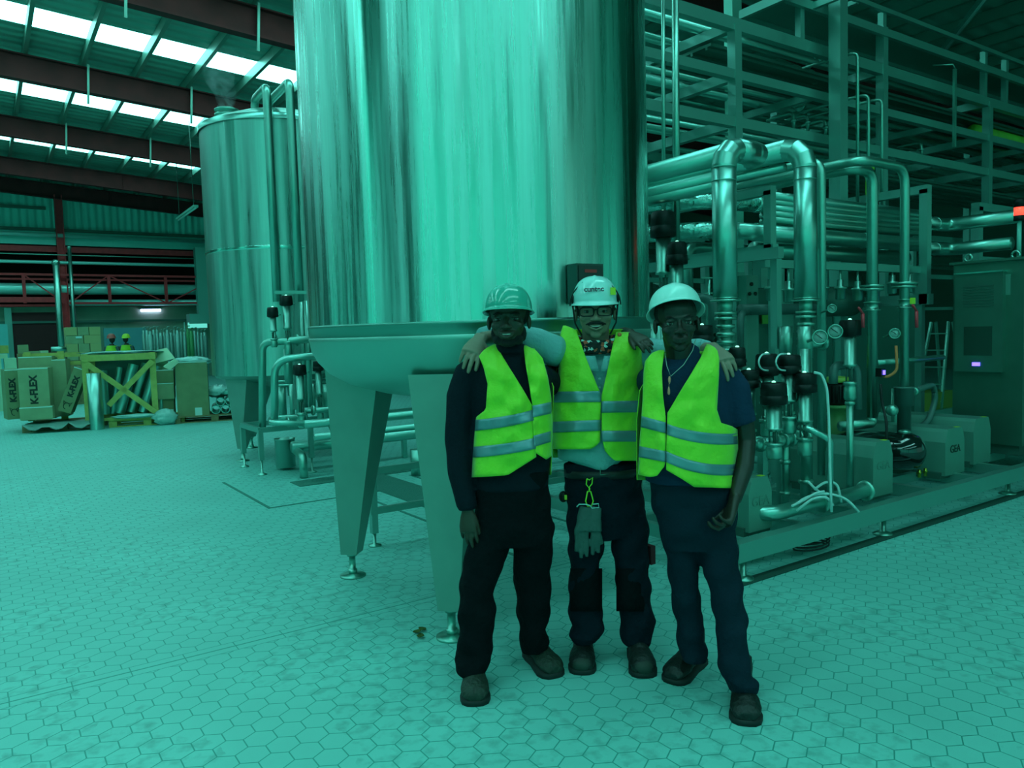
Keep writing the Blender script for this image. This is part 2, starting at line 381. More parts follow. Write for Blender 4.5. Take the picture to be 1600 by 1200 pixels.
p = at(1466, 88, 'Y', 9); q = at(1582, 57, 'Y', 6.0); q.z = p.z
striplamp(p, q, 'long unlit strip lamp in the dark roof corner above the pipework')
mb = MB(); p = at(1450, 85, 'Y', 9.5); mb.bar(p, (p.x, -2, p.z), .05, .06); one(mb, 'cable_tray', FRAME, 'narrow straight cable tray hanging under the dark roof behind the long lamp', 'tray')
mb = MB(); p = at(1510, 115, 'Y', 9.5); mb.bar(p, (p.x, -2, p.z), .05, .06); one(mb, 'cable_tray', DARKST, 'second cable tray under the dark roof, just below the first', 'tray')
# floor channel; dark strip painted in for the skid's shadow
mb = MB(); mb.bx(3.75, 14, 3.03, 3.12, .0, .006); struct(mb, 'trim_%d' % ti, mat('skid_shadow_strip', (.008, .06, .045), .8)); ti += 1  # painted shadow of the skid, not a real trim
g0, g1 = gr(432, 752), gr(660, 765)
dm = mat('drain_grating', (.05, .22, .18), .6, .4, bump=1, bscale=60)
mb = MB(); mb.bx(2.75, 4.6, 8.12, 8.45, 0, .008); struct(mb, 'trim_%d' % ti, dm); ti += 1
mb = MB(); mb.bx(3.3, 3.75, 4.9, 8.12, 0, .008); struct(mb, 'trim_%d' % ti, dm); ti += 1
jm = mat('joint_seam', (.03, .2, .16), .7)
for (x0, x1, y0, y1) in ((2.15, 2.18, 7.3, 9.0), (2.15, 3.3, 7.28, 7.31), (3.05, 3.08, 4.2, 7.28), (3.95, 3.98, 4.2, 7.9)):
    mb = MB(); mb.bx(x0, x1, y0, y1, 0, .004); struct(mb, 'trim_%d' % ti, jm); ti += 1
# ------------------------------------------------------------ the two tanks
def rip(th, k, amp):
    return amp*(math.sin(th*k*3+1.3)*.9+math.sin(th*k*5.3+.4)*.6+math.sin(th*k*8.7+2)*.35+math.sin(th*k*14.1)*.12+math.sin(th*k*23.7+1)*.07+math.sin(th*k*37.3)*.04+math.sin(th*47+2)*.11+math.sin(th*83+1)*.07*(1+math.sin(th*5))+math.sin(th*131)*.04*(1+math.sin(th*7+2)))
def tank_shell(C, R, z0, z1, nz, amp, wav, n=480):
    rr = []
    for i in range(nz+1):
        z = z0+(z1-z0)*i/nz
        rr.append([(C[0]+(R+rip(2*PI*j/n, wav, amp))*math.cos(2*PI*j/n), C[1]+(R+rip(2*PI*j/n, wav, amp))*math.sin(2*PI*j/n), z) for j in range(n)])
    m = MB(); m.rings(rr, False); return m
def tank_leg(C, a, r, zf, zt, wt, wb, dt, db, root, zin=.12):
    er = Vector((math.cos(a), math.sin(a), 0)); et = Vector((-math.sin(a), math.cos(a), 0)); c = Vector((C[0], C[1], 0))
    ro = r+db/2
    def q(z, w, d, dzi=0): return [c+er*ro+et*(-w/2)+Vector((0, 0, z)), c+er*ro+et*(w/2)+Vector((0, 0, z)), c+er*(ro-d)+et*(w/2)+Vector((0, 0, z-dzi)), c+er*(ro-d)+et*(-w/2)+Vector((0, 0, z-dzi))]
    vs = q(zf, wb, db)+q(zt, wt, dt, zin)
    m = MB(); m.add(vs, [(3, 2, 1, 0), (4, 5, 6, 7), (0, 1, 5, 4), (1, 2, 6, 5), (2, 3, 7, 6), (3, 0, 4, 7)], False)
    lg = m.build('leg', LEGM, root)
    f = c+er*r; m = MB()
    m.lathe([(.034, zf+.01), (.034, zf-.02), (.022, zf-.022), (.022, .05), (.03, .05), (.03, .022), (.02, .02), (.085, .012), (.085, 0)], f, n=20)
    m.build('foot', STEEL, lg); return lg
CT = Vector((2.62, 4.14, 0)); RTK = 1.06
t1 = thing('process_tank', 'huge brushed steel process tank standing on tapered legs behind the three men', 'tank', CT)
tank_shell(CT, RTK, 1.66, 5.6, 1, .0012, 1.0, 1440).build('shell', TANKM, t1)
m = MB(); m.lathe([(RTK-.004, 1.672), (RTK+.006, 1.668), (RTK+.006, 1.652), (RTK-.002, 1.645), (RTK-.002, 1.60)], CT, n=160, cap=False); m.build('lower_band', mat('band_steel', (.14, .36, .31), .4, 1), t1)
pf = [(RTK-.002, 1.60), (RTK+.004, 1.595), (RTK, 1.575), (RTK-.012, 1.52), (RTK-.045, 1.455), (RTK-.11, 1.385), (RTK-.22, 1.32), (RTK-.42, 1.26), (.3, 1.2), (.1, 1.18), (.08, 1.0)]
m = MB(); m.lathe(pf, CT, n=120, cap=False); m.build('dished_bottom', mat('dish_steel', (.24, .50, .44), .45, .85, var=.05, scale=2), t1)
m = MB(); m.lathe([(RTK, 5.6), (RTK*.8, 5.85), (.2, 6.0), (.01, 6.02)], CT, n=96, cap=False); m.build('dished_top', TANKM, t1)
for a in (134.6, 225, 315, 45): tank_leg(CT, math.radians(a), .94, .16, 1.40, .34, .115, .34, .11, t1)
# small terminal box on the tank shell, behind the middle helmet
bp_ = dp(930, 442, 3.86); n_ = (bp_-CT); n_.z = 0; n_.normalize(); bp_ = Vector((CT.x, CT.y, bp_.z))+n_*(RTK+.045)
sd = Vector((-n_.y, n_.x, 0)); rotb = Matrix((sd, n_, Vector((0, 0, 1)))).transposed()
tb = thing('terminal_box', 'dark terminal box with red lettering fixed to the big tank behind the middle helmet', 'box', bp_)
m = MB(); m.box(bp_, (.17, .08, .20), rotb); m.build('housing', mat('box_green_black', (.02, .06, .05), .4), tb)
m = MB(); m.box(bp_+n_*.043-sd*.0, (.15, .006, .18), rotb); fp = m.build('cover', mat('box_cover', (.012, .03, .026), .3), tb)
m = MB(); m.box(bp_+n_*.047+Vector((0, 0, .062)), (.075, .002, .016), rotb); m.build('red_label', mat('red_mark', (.5, .03, .03), .5), tb)

C2 = Vector((3.6, 10.8, 0)); R2 = 1.04
t2 = thing('process_tank', 'smaller steel tank on legs at the left, steam rising from its top', 'tank', C2)
T2M = mat('second_tank_steel', (.25, .53, .47), .36, 1, aniso=.8)
streaks(T2M, .26, .46, .14)
tank_shell(C2, R2, 1.14, 2.78, 1, .0016, 1.2, 960).build('lower_shell', T2M, t2)
tank_shell(C2, R2+.003, 2.80, 4.44, 1, .0013, 1.1, 960).build('upper_shell', T2M, t2)
m = MB(); m.lathe([(R2-.002, 2.76), (R2+.004, 2.77), (R2+.004, 2.81), (R2, 2.82)], C2, n=96, cap=False); m.build('seam_band', mat('bright_seam', (.45, .85, .78), .2, 1), t2)
m = MB(); m.lathe([(R2+.02, 4.40), (R2+.02, 4.47), (R2-.02, 4.49), (R2-.1, 4.53), (.6, 4.66), (.2, 4.72), (.01, 4.73)], C2, n=96, cap=False); m.build('conical_top', FOIL, t2)
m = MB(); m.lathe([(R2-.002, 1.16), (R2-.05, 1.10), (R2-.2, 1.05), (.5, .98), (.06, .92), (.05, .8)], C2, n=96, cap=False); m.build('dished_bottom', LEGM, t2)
for a in (204, 294, 24, 114): tank_leg(C2, math.radians(a), .9, .17, 1.10, .42, .09, .36, .09, t2)
mw = dp(355, 183, 10.9)
m = MB(); m.lathe([(.13, -.16), (.13, 0), (.17, .0), (.17, .035), (.14, .04), (.14, .07), (.17, .075), (.17, .10), (.12, .12)], mw, n=20); m.build('steam_outlet', STEEL, t2)
m = MB(); m.tube([mw+Vector((.17, -.1, .0)), mw+Vector((.32, -.18, -.02)), mw+Vector((.36, -.2, -.15))], .03, 8); m.build('outlet_arm', STEEL, t2)
# pipes looping over the top of the second tank and down its side
def pline(pts, r, m, label, f=.12, name='steel_pipe', cat='pipe', n=14, group=None, extra=None):
    mb = MB(); mb.tube(fil(pts, f), r, n); return one(mb, name, m, label, cat, group)
a = at(398, 183, 'Y', 10.0); b = dp(398, 160, 9.9)
f2 = lambda px, py, d: dp(px, py, d)
p1 = [f2(398, 195, 10.3), f2(398, 155, 10.3), f2(417, 138, 9.55), f2(422, 250, 9.55), f2(432, 470, 9.45)]
p1[4].x, p1[4].y = p1[3].x, p1[3].y; p1[2].x, p1[2].y = p1[3].x, p1[3].y
pline(p1, .052, STEEL, 'steel pipe hooked over the rim of the smaller tank, left of two')
p1 = [f2(420, 195, 10.4), f2(420, 160, 10.4), f2(455, 130, 9.3), f2(458, 250, 9.3), f2(464, 470, 9.2)]
p1[4].x, p1[4].y = p1[3].x, p1[3].y; p1[2].x, p1[2].y = p1[3].x, p1[3].y
pline(p1, .052, STEEL, 'steel pipe hooked over the rim of the smaller tank, right of two')
for px in (397, 414):
    c = f2(px, 183, 10.3); m = MB(); m.lathe([(.07, -.2), (.07, -.06), (.1, -.06), (.1, -.03), (.07, -.02), (.07, .03), (.1, .04), (.1, .07), (.05, .08)], c, n=16)
    one(m, 'pipe_union', STEEL, 'clamped union on the smaller tank top, %s hooked pipe' % ('under the left' if px < 400 else 'under the right'), 'fitting')
# steam: a soft drifting volume
m = MB(); s0 = dp(352, 178, 10.9); rr = []
for i in range(9):
    k = i/8; c = s0+RT*(.05*math.sin(i)-.02)+Vector((0, 0, .02+k*.85)); r = .10+.20*k
    rr.append([c+Vector((math.cos(q*PI/8), math.sin(q*PI/8), 0))*r for q in range(16)])
m.rings(rr)
sm = bpy.data.materials.new('steam'); sm.use_nodes = True; nt = sm.node_tree; nt.nodes.remove(nt.nodes['Principled BSDF'])
pv = nt.nodes.new('ShaderNodeVolumeScatter'); pv.inputs['Color'].default_value = (.5, .95, .9, 1)
nn = nt.nodes.new('ShaderNodeTexNoise'); nn.inputs['Scale'].default_value = 5; nn.inputs['Detail'].default_value = 3; nn.inputs['Distortion'].default_value = 1.2
tc = nt.nodes.new('ShaderNodeTexCoord'); nt.links.new(tc.outputs['Object'], nn.inputs['Vector'])
sx = nt.nodes.new('ShaderNodeSeparateXYZ'); nt.links.new(tc.outputs['Object'], sx.inputs[0])
mr = nt.nodes.new('ShaderNodeMapRange'); mr.inputs[1].default_value = .42; mr.inputs[2].default_value = .72; mr.inputs[3].default_value = 0; mr.inputs[4].default_value = 9
nt.links.new(nn.outputs[0], mr.inputs[0])
fz = nt.nodes.new('ShaderNodeMapRange'); fz.inputs[1].default_value = 0; fz.inputs[2].default_value = .85; fz.inputs[3].default_value = 1; fz.inputs[4].default_value = .15
nt.links.new(sx.outputs[2], fz.inputs[0]); mu = nt.nodes.new('ShaderNodeMath'); mu.operation = 'MULTIPLY'
nt.links.new(mr.outputs[0], mu.inputs[0]); nt.links.new(fz.outputs[0], mu.inputs[1]); nt.links.new(mu.outputs[0], pv.inputs['Density'])
nt.links.new(pv.outputs[0], nt.nodes['Material Output'].inputs['Volume'])
o = m.build('steam', sm, None, kind='stuff', label='wisp of steam rising from the smaller tank outlet', category='steam')

# ------------------------------------------------------------ valves (black control head, steel actuator, bonnet, body)
def valve(px, py, d, label, s=1.0, hr=.062, hh=.12, body=.30, box=False, drop=0):
    P = None
    p = P or dp(px, py, d)                      # centre of the black head
    t = thing('actuated_valve', label, 'valve', (p.x, p.y, p.z-body-hh))
    hr *= s; hh *= s; body *= s
    m = MB()
    if box: m.lathe([(hr*.9, -hh/2), (hr*1.15, -hh/2+.01), (hr*1.12, 0), (hr*1.05, hh/2-.012), (hr*.95, hh/2), (.01, hh/2+.002)], p, n=4 if box == 4 else 8)
    else: m.lathe([(hr*.9, -hh/2), (hr*1.06, -hh/2+.005), (hr*1.06, -hh*.1), (hr, -hh*.08), (hr, -hh*.05), (hr*1.03, -hh*.03), (hr*.98, hh*.42), (hr*.85, hh/2), (.01, hh/2+.003)], p, n=24)
    h = m.build('control_head', BLACKP, t)
    m = MB(); m.ell(p+Vector((0, 0, hh/2+.004)), (.014*s, .014*s, .010*s), n=10, m=6); m.build('lamp', LEDG, h)
    m = MB(); m.tube([p+Vector((hr*.9, -.01, -hh*.25)), p+Vector((hr*1.5, -.01, -hh*.25))], .008*s, 8); m.build('air_fitting', STEEL, h)
    m = MB(); m.lathe([(hr*.45, 0), (hr*.62, -.004), (hr*.62, -body*.42), (hr*.7, -body*.43), (hr*.7, -body*.46), (hr*.4, -body*.47), (hr*.4, -body*.5)], p-Vector((0, 0, hh/2)), n=20)
    m.build('actuator', STEEL, t)
    m = MB()
    for a in range(3): 
        q = p+Vector((math.cos(a*2.1)*hr*.36, math.sin(a*2.1)*hr*.36, -hh/2)); m.tube([q-Vector((0, 0, body*.45)), q-Vector((0, 0, body*.72))], .006*s, 6)
    m.lathe([(hr*.12, -body*.45), (hr*.12, -body*.72)], p-Vector((0, 0, hh/2)), n=8)
    m.build('lantern', DARKST, t)
    m = MB(); z = Vector((0, 0, hh/2)); m.lathe([(hr*.55, -body*.70), (hr*.72, -body*.71), (hr*.72, -body*.75), (hr*.5, -body*.76), (hr*.62, -body*.80), (hr*.62, -body*.96), (hr*.5, -body)], p-z, n=20)
    m.build('valve_body', STEEL, t)
    if drop and p.z-hh/2-body > drop+.03:
        m = MB(); m.tube([(p.x, p.y, drop), (p.x, p.y, p.z-hh/2-body+.01)], hr*.36, 14); clamp(m, (p.x, p.y, p.z-hh/2-body-.02), hr*.38, (0, 0, 1)); m.build('down_pipe', STEEL, t)
    return t
def clamp(mb, c, r, axis=(1, 0, 0)):
    mb.lathe([(r, -.018), (r*1.3, -.012), (r*1.38, -.004), (r*1.38, .004), (r*1.3, .012), (r, .018)], c, axis, n=18)
def flange(mb, c, r, axis=(0, 0, 1), t=.018): mb.lathe([(r, -t/2), (r, t/2)], c, axis, n=24)
def gauge(px, py, d, r, label, face=None, P=None):
    c = P or dp(px, py, d); n = (face or (CAM-c)).normalized(); n = Vector(n); t = thing('pressure_gauge', label, 'gauge', c)
    m = MB(); m.lathe([(r*.5, -.05), (r*.9, -.045), (r, -.04), (r, .004), (r*.88, .012), (r*.82, -.002)], c, n, n=26); m.build('case', STEEL, t)
    m = MB(); m.lathe([(r*.82, -.006), (r*.82, -.001), (.001, .0)], c, n, n=26); m.build('dial', DIAL, t)
    m = MB(); u = n.cross(Vector((0, 0, 1))).normalized(); v = u.cross(n); m.bar(c+n*.003-(u*.3+v*.2)*r, c+n*.003+(u*.55+v*.5)*r, r*.08, .002, up=n)
    m.bar(c+n*.003-(u*.5+v*.5)*r, c+n*.003-(u*.35+v*.62)*r, r*.06, .002, up=n); m.build('needle', INK, t)
    m = MB(); m.tube([c-n*.04, c-n*.10, c-n*.10+Vector((0, .1, -.03))], r*.22, 8); m.build('stem', STEEL, t)
    return t
def stack_pipe(px, d, parts, m_, name, label, cat='pipe'):
    """vertical pipe at one spot; parts = (y_top, y_bottom, radius)"""
    c = dp(px, parts[0][0], d); mb = MB()
    for y0, y1, r in parts:
        a = at(px, y0, 'Y', c.y).z; b = at(px, y1, 'Y', c.y).z
        mb.tube([(c.x, c.y, b), (c.x, c.y, a)], r, 18)
    return one(mb, name, m_, label, cat), c

# ------------------------------------------------------------ little valve skid in front of the smaller tank
Y0 = 8.9
A = at(410, 742, 'Z', 0); B = at(488, 738, 'Z', 0)
zt = at(410, 672, 'Y', A.y).z
st = thing('valve_stand', 'low steel valve stand with levelling feet beside the smaller tank', 'stand', (3.4, 9, 0))
m = MB(); m.bar((A.x, A.y, zt), (7.6, A.y-.1, zt), .05, .06); m.bar((A.x, A.y, zt), (A.x, A.y+.75, zt), .05, .06); m.bar((A.x, A.y+.75, zt), (7.6, A.y+.75, zt), .05, .06)
for x in (3.9, 5.2, 6.5): m.bar((x, A.y-.05, zt), (x, A.y+.75, zt), .05, .06)
m.build('top_rail', FRAME, st)
for (x, y) in ((A.x, A.y), (B.x, B.y), (A.x, A.y+.75), (5.0, A.y-.05), (6.6, A.y-.08)):
    m = MB(); m.bar((x, y, .18), (x, y, zt), .055); l = m.build('leg', FRAME, st)
    m = MB(); m.lathe([(.012, .2), (.012, .03), (.02, .028), (.055, .01), (.055, 0)], (x, y, 0), n=16); m.build('foot', STEEL, l)
c = gr(447, 733); c.z = 0
sp = thing('sump_pot', 'round steel pot draining through a bent pipe beside the floor grating', 'pot', c)
m = MB(); m.lathe([(.115, .03), (.12, .035), (.12, .37), (.128, .375), (.128, .385), (.115, .385), (.115, .36)], c, n=28); m.build('pot', mat('pot_steel', (.26, .52, .46), .35, 1), sp)
e = gr(475, 747); m = MB(); m.tube(fil([c+Vector((.1, -.03, .25)), Vector((e.x, e.y, .25)), Vector((e.x, e.y, .01))], .09), .048, 14); m.build('drain_pipe', STEEL, sp)
dS = 9.3
def sk(px, py, d=dS): return dp(px, py, d)
pline([sk(410, 672), sk(410, 535), sk(486, 530, 9.2)], .045, STEEL, 'thick bent pipe at the left edge of the valve stand', .12)
pline([sk(429, 655, 9.0), sk(429, 562, 9.0), sk(500, 555, 9.0)], .044, FOIL, 'bright bent pipe looping over the valve stand', .2)
pline([sk(480, 651, 9.2), sk(424, 654, 9.2), sk(424, 661, 8.9), sk(480, 661, 8.9)], .036, FOIL, 'bright U-shaped pipe low on the valve stand', .06)
pline([sk(476, 642, 9.0), sk(545, 638, 9.3)], .036, FOIL, 'short bright pipe joining two valves on the stand')
for i, (px, py, d_, r_) in enumerate(((430, 532, dS, .055), (464, 531, dS, .055), (450, 659, 9.0, .045), (489, 641, 9.0, .045), (468, 660, 9.0, .045))):
    m = MB(); clamp(m, sk(px, py, d_), r_); one(m, 'pipe_clamp', STEEL, 'clamp ring on a bright pipe of the valve stand, %s' % ['upper left', 'upper right', 'lower left', 'lower right', 'lower middle'][i], 'clamp')
pass
for (px, py, d, l, kw) in (
    (426, 488, 9.2, 'leftmost black-headed valve in front of the smaller tank', dict(box=8, body=.36)),
    (447, 470, 9.2, 'highest black-headed valve in front of the smaller tank', dict(box=4, body=.60, hr=.075)),
    (468, 578, 8.9, 'black-headed valve low on the stand left of the big tank', dict(box=4, body=.62, hr=.075)),
    (497, 572, 9.3, 'black-headed valve half hidden by the dished bottom of the big tank', dict(body=.62))):
    valve(px, py, d, l, **kw)
m = MB(); a, b = sk(430, 457), sk(480, 457); m.bar(a, b, .05, .04); m.bar(sk(462, 457), sk(461, 640), .04, .04); one(m, 'support_bracket', FRAME, 'T-shaped steel bracket over the valves by the smaller tank', 'bracket')
rr_ = random.Random(3)
for i, (px, y0, y1, d, r) in enumerate(((470, 460, 640, 9.6, .025), (478, 470, 640, 9.5, .03), (440, 605, 655, 9.8, .05), (455, 600, 660, 9.7, .03), (487, 600, 640, 9.8, .04), (466, 600, 660, 9.9, .045), (515, 600, 660, 9.9, .10), (449, 545, 600, 9.4, .05))):
    a = sk(px, y0, d); b = at(px, y1, 'Y', a.y); m = MB(); m.tube([(a.x, a.y, b.z), (a.x, a.y, a.z)], r, 12)
    one(m, 'upright_tube', STEEL, 'upright steel tube of the valve stand, %s' % ['tall and thin behind the T bracket', 'tall beside the big tank edge', 'short and fat at the back left', 'short and thin in the middle', 'short behind the right valve', 'short behind the low valve', 'very fat behind the right valves', 'hanging under the highest valve'][i], 'pipe')
for i, py in enumerate((596, 602)):
    pline([sk(432, py, 9.7), sk(540, py-3, 10.4)], .014, FOIL, 'thin bright rod behind the valve stand, %s' % ('upper' if i == 0 else 'lower'), name='steel_rod', cat='rod')
# piping that runs on behind the big tank legs
for (y, z, r, l) in ((9.1, .30, .07, 'low steel pipe running on the floor behind the tank legs'), (8.6, .62, .05, 'bright steel pipe behind the tank legs'), (8.3, .50, .04, 'thin steel pipe behind the tank legs, in front of the bright one'), (7.4, .2, .06, 'floor-level pipe seen between the left and middle men'), (7.0, .36, .05, 'bright pipe seen between the left and middle men')):
    m = MB(); m.tube([(3.0 if y > 8 else 4.0, y, z), (9.5, y, z)], r, 12)
    for x in (4.5, 6.5, 8.5): m.bx(x-.03, x+.03, y-.03, y+.03, 0, z)
    one(m, 'long_pipe', FOIL, l, 'pipe')
fr = thing('pipe_support', 'long low two-rail steel frame with small feet behind the tank legs', 'frame', (4, 5.4, 0))
m = MB()
for z in (.27, .58): m.bar((2.36, 5.4, z), (7.2, 5.4, z), .04, .05)
m.build('rail', FRAME, fr)
for x in (2.39, 4.6, 7.1):
    m = MB(); m.bar((x, 5.4, .1), (x, 5.4, .6), .05); l = m.build('leg', FRAME, fr)
    m = MB(); m.lathe([(.012, .12), (.012, .02), (.05, .01), (.05, 0)], (x, 5.4, 0), n=14); m.build('foot', STEEL, l)
c = gr(656, 742); m = MB(); m.lathe([(.10, 0), (.10, .3), (.09, .3)], c, n=24); one(m, 'sump_pot', STEEL, 'second round steel pot, half hidden behind the front tank leg', 'pot')
# dry leaves on the floor
for i, (px, py) in enumerate(((652, 990), (660, 986), (657, 997))):
    c = gr(px, py); m = MB(); rr = []
    for k in range(5):
        u = k/4-.5; wd = .02*math.cos(u*PI)+.002; rr.append([c+Vector((u*.05*math.cos(i*2), u*.05*math.sin(i*2), .006+.012*abs(u)+.006*s*s))+Vector((-math.sin(i*2), math.cos(i*2), 0))*wd*s for s in (-1, -.3, .3, 1)])
    m.grid(rr); o = one(m, 'dry_leaf', mat('leaf', (.05, .09, .01), .8), 'dark dry leaf on the tiles by the front tank leg, %s' % ['leftmost', 'furthest back', 'nearest the camera'][i], 'leaf', 'dry leaves by the tank leg')
    sol = o.modifiers.new('s', 'SOLIDIFY'); sol.thickness = .002
# ------------------------------------------------------------ right-hand process skid
SB = .25                                       # top of the skid base
sk0 = thing('skid_base', 'long steel skid base on levelling feet carrying pumps and pipes at the right', 'frame', (3.75, 3.1, 0))
m = MB()
m.bar((3.78, 3.11, .19), (12.5, 3.11, .19), .08, .12); m.build('front_beam', FRAME, sk0)
m = MB(); m.bar((3.78, 4.05, .19), (12.5, 4.05, .19), .06, .10); m.bar((3.78, 5.9, .19), (12.5, 5.9, .19), .06, .10); m.bar((4.95, 3.62, .2), (8.6, 3.62, .2), .05, .08); m.build('long_beam', FRAME, sk0)
for x in (3.81, 4.55, 5.2, 6.25, 7.05, 7.7, 8.9, 10.5):
    m = MB(); m.bar((x, 3.13, .195), (x, 5.9, .195), .06, .09); m.build('cross_beam', FRAME, sk0)
for x, y in ((3.87, 3.12), (5.5, 3.13), (7.6, 3.15), (9.9, 3.13), (3.87, 5.85), (6.5, 5.85)):
    m = MB(); m.lathe([(.022, .15), (.022, .03), (.03, .028), (.07, .012), (.07, 0)], (x, y, 0), n=18); m.build('foot', STEEL, sk0)
# pump covers: bevelled housings, end face towards the front
def cover(x, y0, L, label, letters=None, w=.27, h=.42):
    t = thing('pump_cover', label, 'cover', (x, y0, SB)); z0 = SB-.02
    pf = [(-w/2, 0), (w/2, 0), (w/2, h*.72), (w/2-.03, h*.93), (w/2-.05, h), (-w/2+.05, h), (-w/2+.03, h*.93), (-w/2, h*.72)]
    m = MB(); a = [(x+p, y0, z0+q) for p, q in pf]; b = [(x+p, y0+L, z0+q) for p, q in pf]
    m.rings([a, b], True, False); m.build('housing', COVER, t)
    m = MB(); m.bx(x-w/2-.02, x+w/2+.02, y0+.03, y0+L, z0-.03, z0+.03); m.build('base_plate', DARKST, t)
    m = MB(); m.bx(x+w/2-.10, x+w/2-.055, y0+.01, y0+.05, z0+h, z0+h+.002); m.build('sticker', YEL, t)
    if letters: text(letters, (x, y0-.003, z0+h*.55), (1, 0, 0), (0, 0, 1), .095, INK if letters == 'GEA' and x > 6.5 else mat('embossed_letters', (.10, .26, .21), .4), t, 'lettering')
    return t
cover(4.22, 3.25, .75, 'grey-green pump cover nearest the right-hand man, half behind his hand', 'GEA', w=.24, h=.36)
cover(5.80, 3.3, .85, 'grey-green pump cover in the middle of the skid, right of the white hoses', 'GEA', w=.28, h=.43)
cover(7.05, 3.35, .95, 'pump cover with hand-written letters beside the black round tank', 'GEA', w=.34, h=.41)
cover(7.78, 3.45, .95, 'pump cover furthest right, next to the steel cabinet', None, w=.34, h=.43)
# black round vessel with brass cocks
c = at(1425, 716, 'Y', 3.65); c2 = at(1455, 716, 'Y', 3.45); c2.z = c.z = SB+.22
bt = thing('air_receiver', 'glossy black round-ended pressure vessel lying between two pump covers', 'vessel', (c.x, c.y, SB))
m = MB(); ax = (Vector((6.55, 3.42, SB+.22))-Vector((6.3, 4.0, SB+.22))); L_ = ax.length; ax.normalize()
m.lathe([(.02, 0), (.08, .015), (.13, .05), (.16, .11), (.165, .18), (.165, L_), (.13, L_+.08), (.07, L_+.11), (.01, L_+.115)], Vector((6.62, 3.38, SB+.22)), -ax, 28); m.build('shell', mat('gloss_black_paint', (.004, .008, .008), .12, coat=1), bt)
m = MB(); m.lathe([(.05, 0), (.05, .02), (.03, .03)], Vector((6.58, 3.55, SB+.375)), n=16); m.build('cap', STEEL, bt)
for dx in (-.04, .06):
    m = MB(); p = Vector((6.62+dx, 3.42, SB+.07)); m.tube([p, p-Vector((0, 0, .07))], .014, 8); m.box(p+Vector((0, 0, -.03)), (.05, .02, .015)); m.build('drain_cock', mat('brass', (.5, .5, .08), .3, 1), bt)

# insulated and bare upright pipes
def up(px, Y, parts, name, m_, label, top=None, extra=()):
    c = at(px, parts[0][1], 'Y', Y); mb = MB()
    for y0, y1, r in parts:
        a, b = at(px, y0, 'Y', Y).z, (y1 if y1 < 5 else at(px, y1, 'Y', Y).z)
        mb.tube([(c.x, Y, b), (c.x, Y, a)], r, 20)
    return mb, c
def seg_elbow(mb, p0, d0, d1, R, r, k=3, n=20):   # mitred sheet-metal elbow from direction d0 to d1, ends returned
    d0, d1 = Vector(d0).normalized(), Vector(d1).normalized(); cen = p0+d1*R; pts = [p0-d0*.001]
    for i in range(k+1):
        a = PI/2*i/k; pts.append(cen-d1*R*math.cos(a)+d0*R*math.sin(a))
    side = d0.cross(d1)
    def rg(i):
        a, b = pts[max(i-1, 0)], pts[min(i+1, len(pts)-1)]; t = (b-a).normalized(); nrm = side.cross(t); e = (pts[i]-pts[i-1]) if i else (pts[1]-pts[0]); k = 1/max(.5, abs(t.dot(e.normalized())))
        return [pts[i]+side*(r*math.cos(2*PI*j/n))+nrm*(r*k*math.sin(2*PI*j/n)) for j in range(n)]
    for i in range(len(pts)-1): mb.rings([rg(i), rg(i+1)], False)
    return pts[-1]
RI = .083
for px, ytop, label, nm, jog in ((1131, 262, 'tall foil-jacketed pipe with mitred elbow, left of the jacketed pair', 'A', .36), (1258, 262, 'tall foil-jacketed pipe with mitred elbow, right of the jacketed pair', 'B', 0)):
    Y = 3.55; c = at(px, ytop, 'Y', Y); zb = at(px, 467, 'Y', Y).z
    t = thing('jacketed_pipe', label, 'pipe', (c.x, Y, SB))
    m = MB(); m.tube([(c.x, Y, zb), (c.x, Y, c.z)], RI, 28)
    for z in (zb+.005, c.z-.09, c.z): m.lathe([(RI, -.004), (RI+.004, 0), (RI, .004)], (c.x, Y, z), n=28)
    p = Vector((c.x, Y, c.z))
    if jog:
        p = seg_elbow(m, p, (0, 0, 1), (1, 0, 0), .13, RI); q = p+Vector((.17, 0, 0)); m.tube([p, q], RI, 24)
        p = seg_elbow(m, q, (1, 0, 0), (0, 1, 0), .12, RI); 
    else: p = seg_elbow(m, p, (0, 0, 1), (0, 1, 0), .16, RI)
    m.tube([p, p+Vector((0, 3.8, 0))], RI, 24)
    m.build('jacket', FOIL, t)
    m = MB(); flange(m, (c.x, Y, zb-.012), .105, t=.012); flange(m, (c.x, Y, zb-.10), .075, t=.02); m.tube([(c.x, Y, zb-.10), (c.x, Y, zb)], .05, 16)
    flange(m, (c.x, Y, zb-.135), .075, t=.02); m.tube([(c.x, Y, SB+.08), (c.x, Y, zb-.10)], .045, 18); m.build('lower_pipe', STEEL, t)
    m = MB()
    for k in range(4): clamp(m, (c.x, Y, zb-.19-.055*k), .048, (0, 0, 1))
    m.build('clamp_stack', STEEL, t)
    if nm == 'B': m = MB(); m.bar((c.x, Y+.02, SB), (c.x, Y+.3, SB), .05); m.build('floor_bracket', FRAME, t)
# bundle of large straight pipes behind the elbows, running away from us
for (px, py, r, label) in ((1060, 262, .085, 'foil-jacketed pipe sloping away behind the left tall pipe, uppermost'), (1060, 292, .06, 'foil-jacketed pipe sloping away behind the left tall pipe, second'), (1240, 258, .03, 'thin bare pipe sloping away between the two tall jacketed pipes'), (1070, 300, .05, 'pipe sloping away behind the tall jacketed pair, lowest of the bundle'), (1060, 276, .04, 'pipe squeezed between the two upper foil-jacketed pipes')):
    a = at(px, py, 'X', 4.5 if px < 1100 else 5.2); m = MB(); m.tube([(a.x, 3.75, a.z), (a.x, 9.5, a.z)], r, 18); one(m, 'overhead_pipe', FOIL, label, 'pipe')
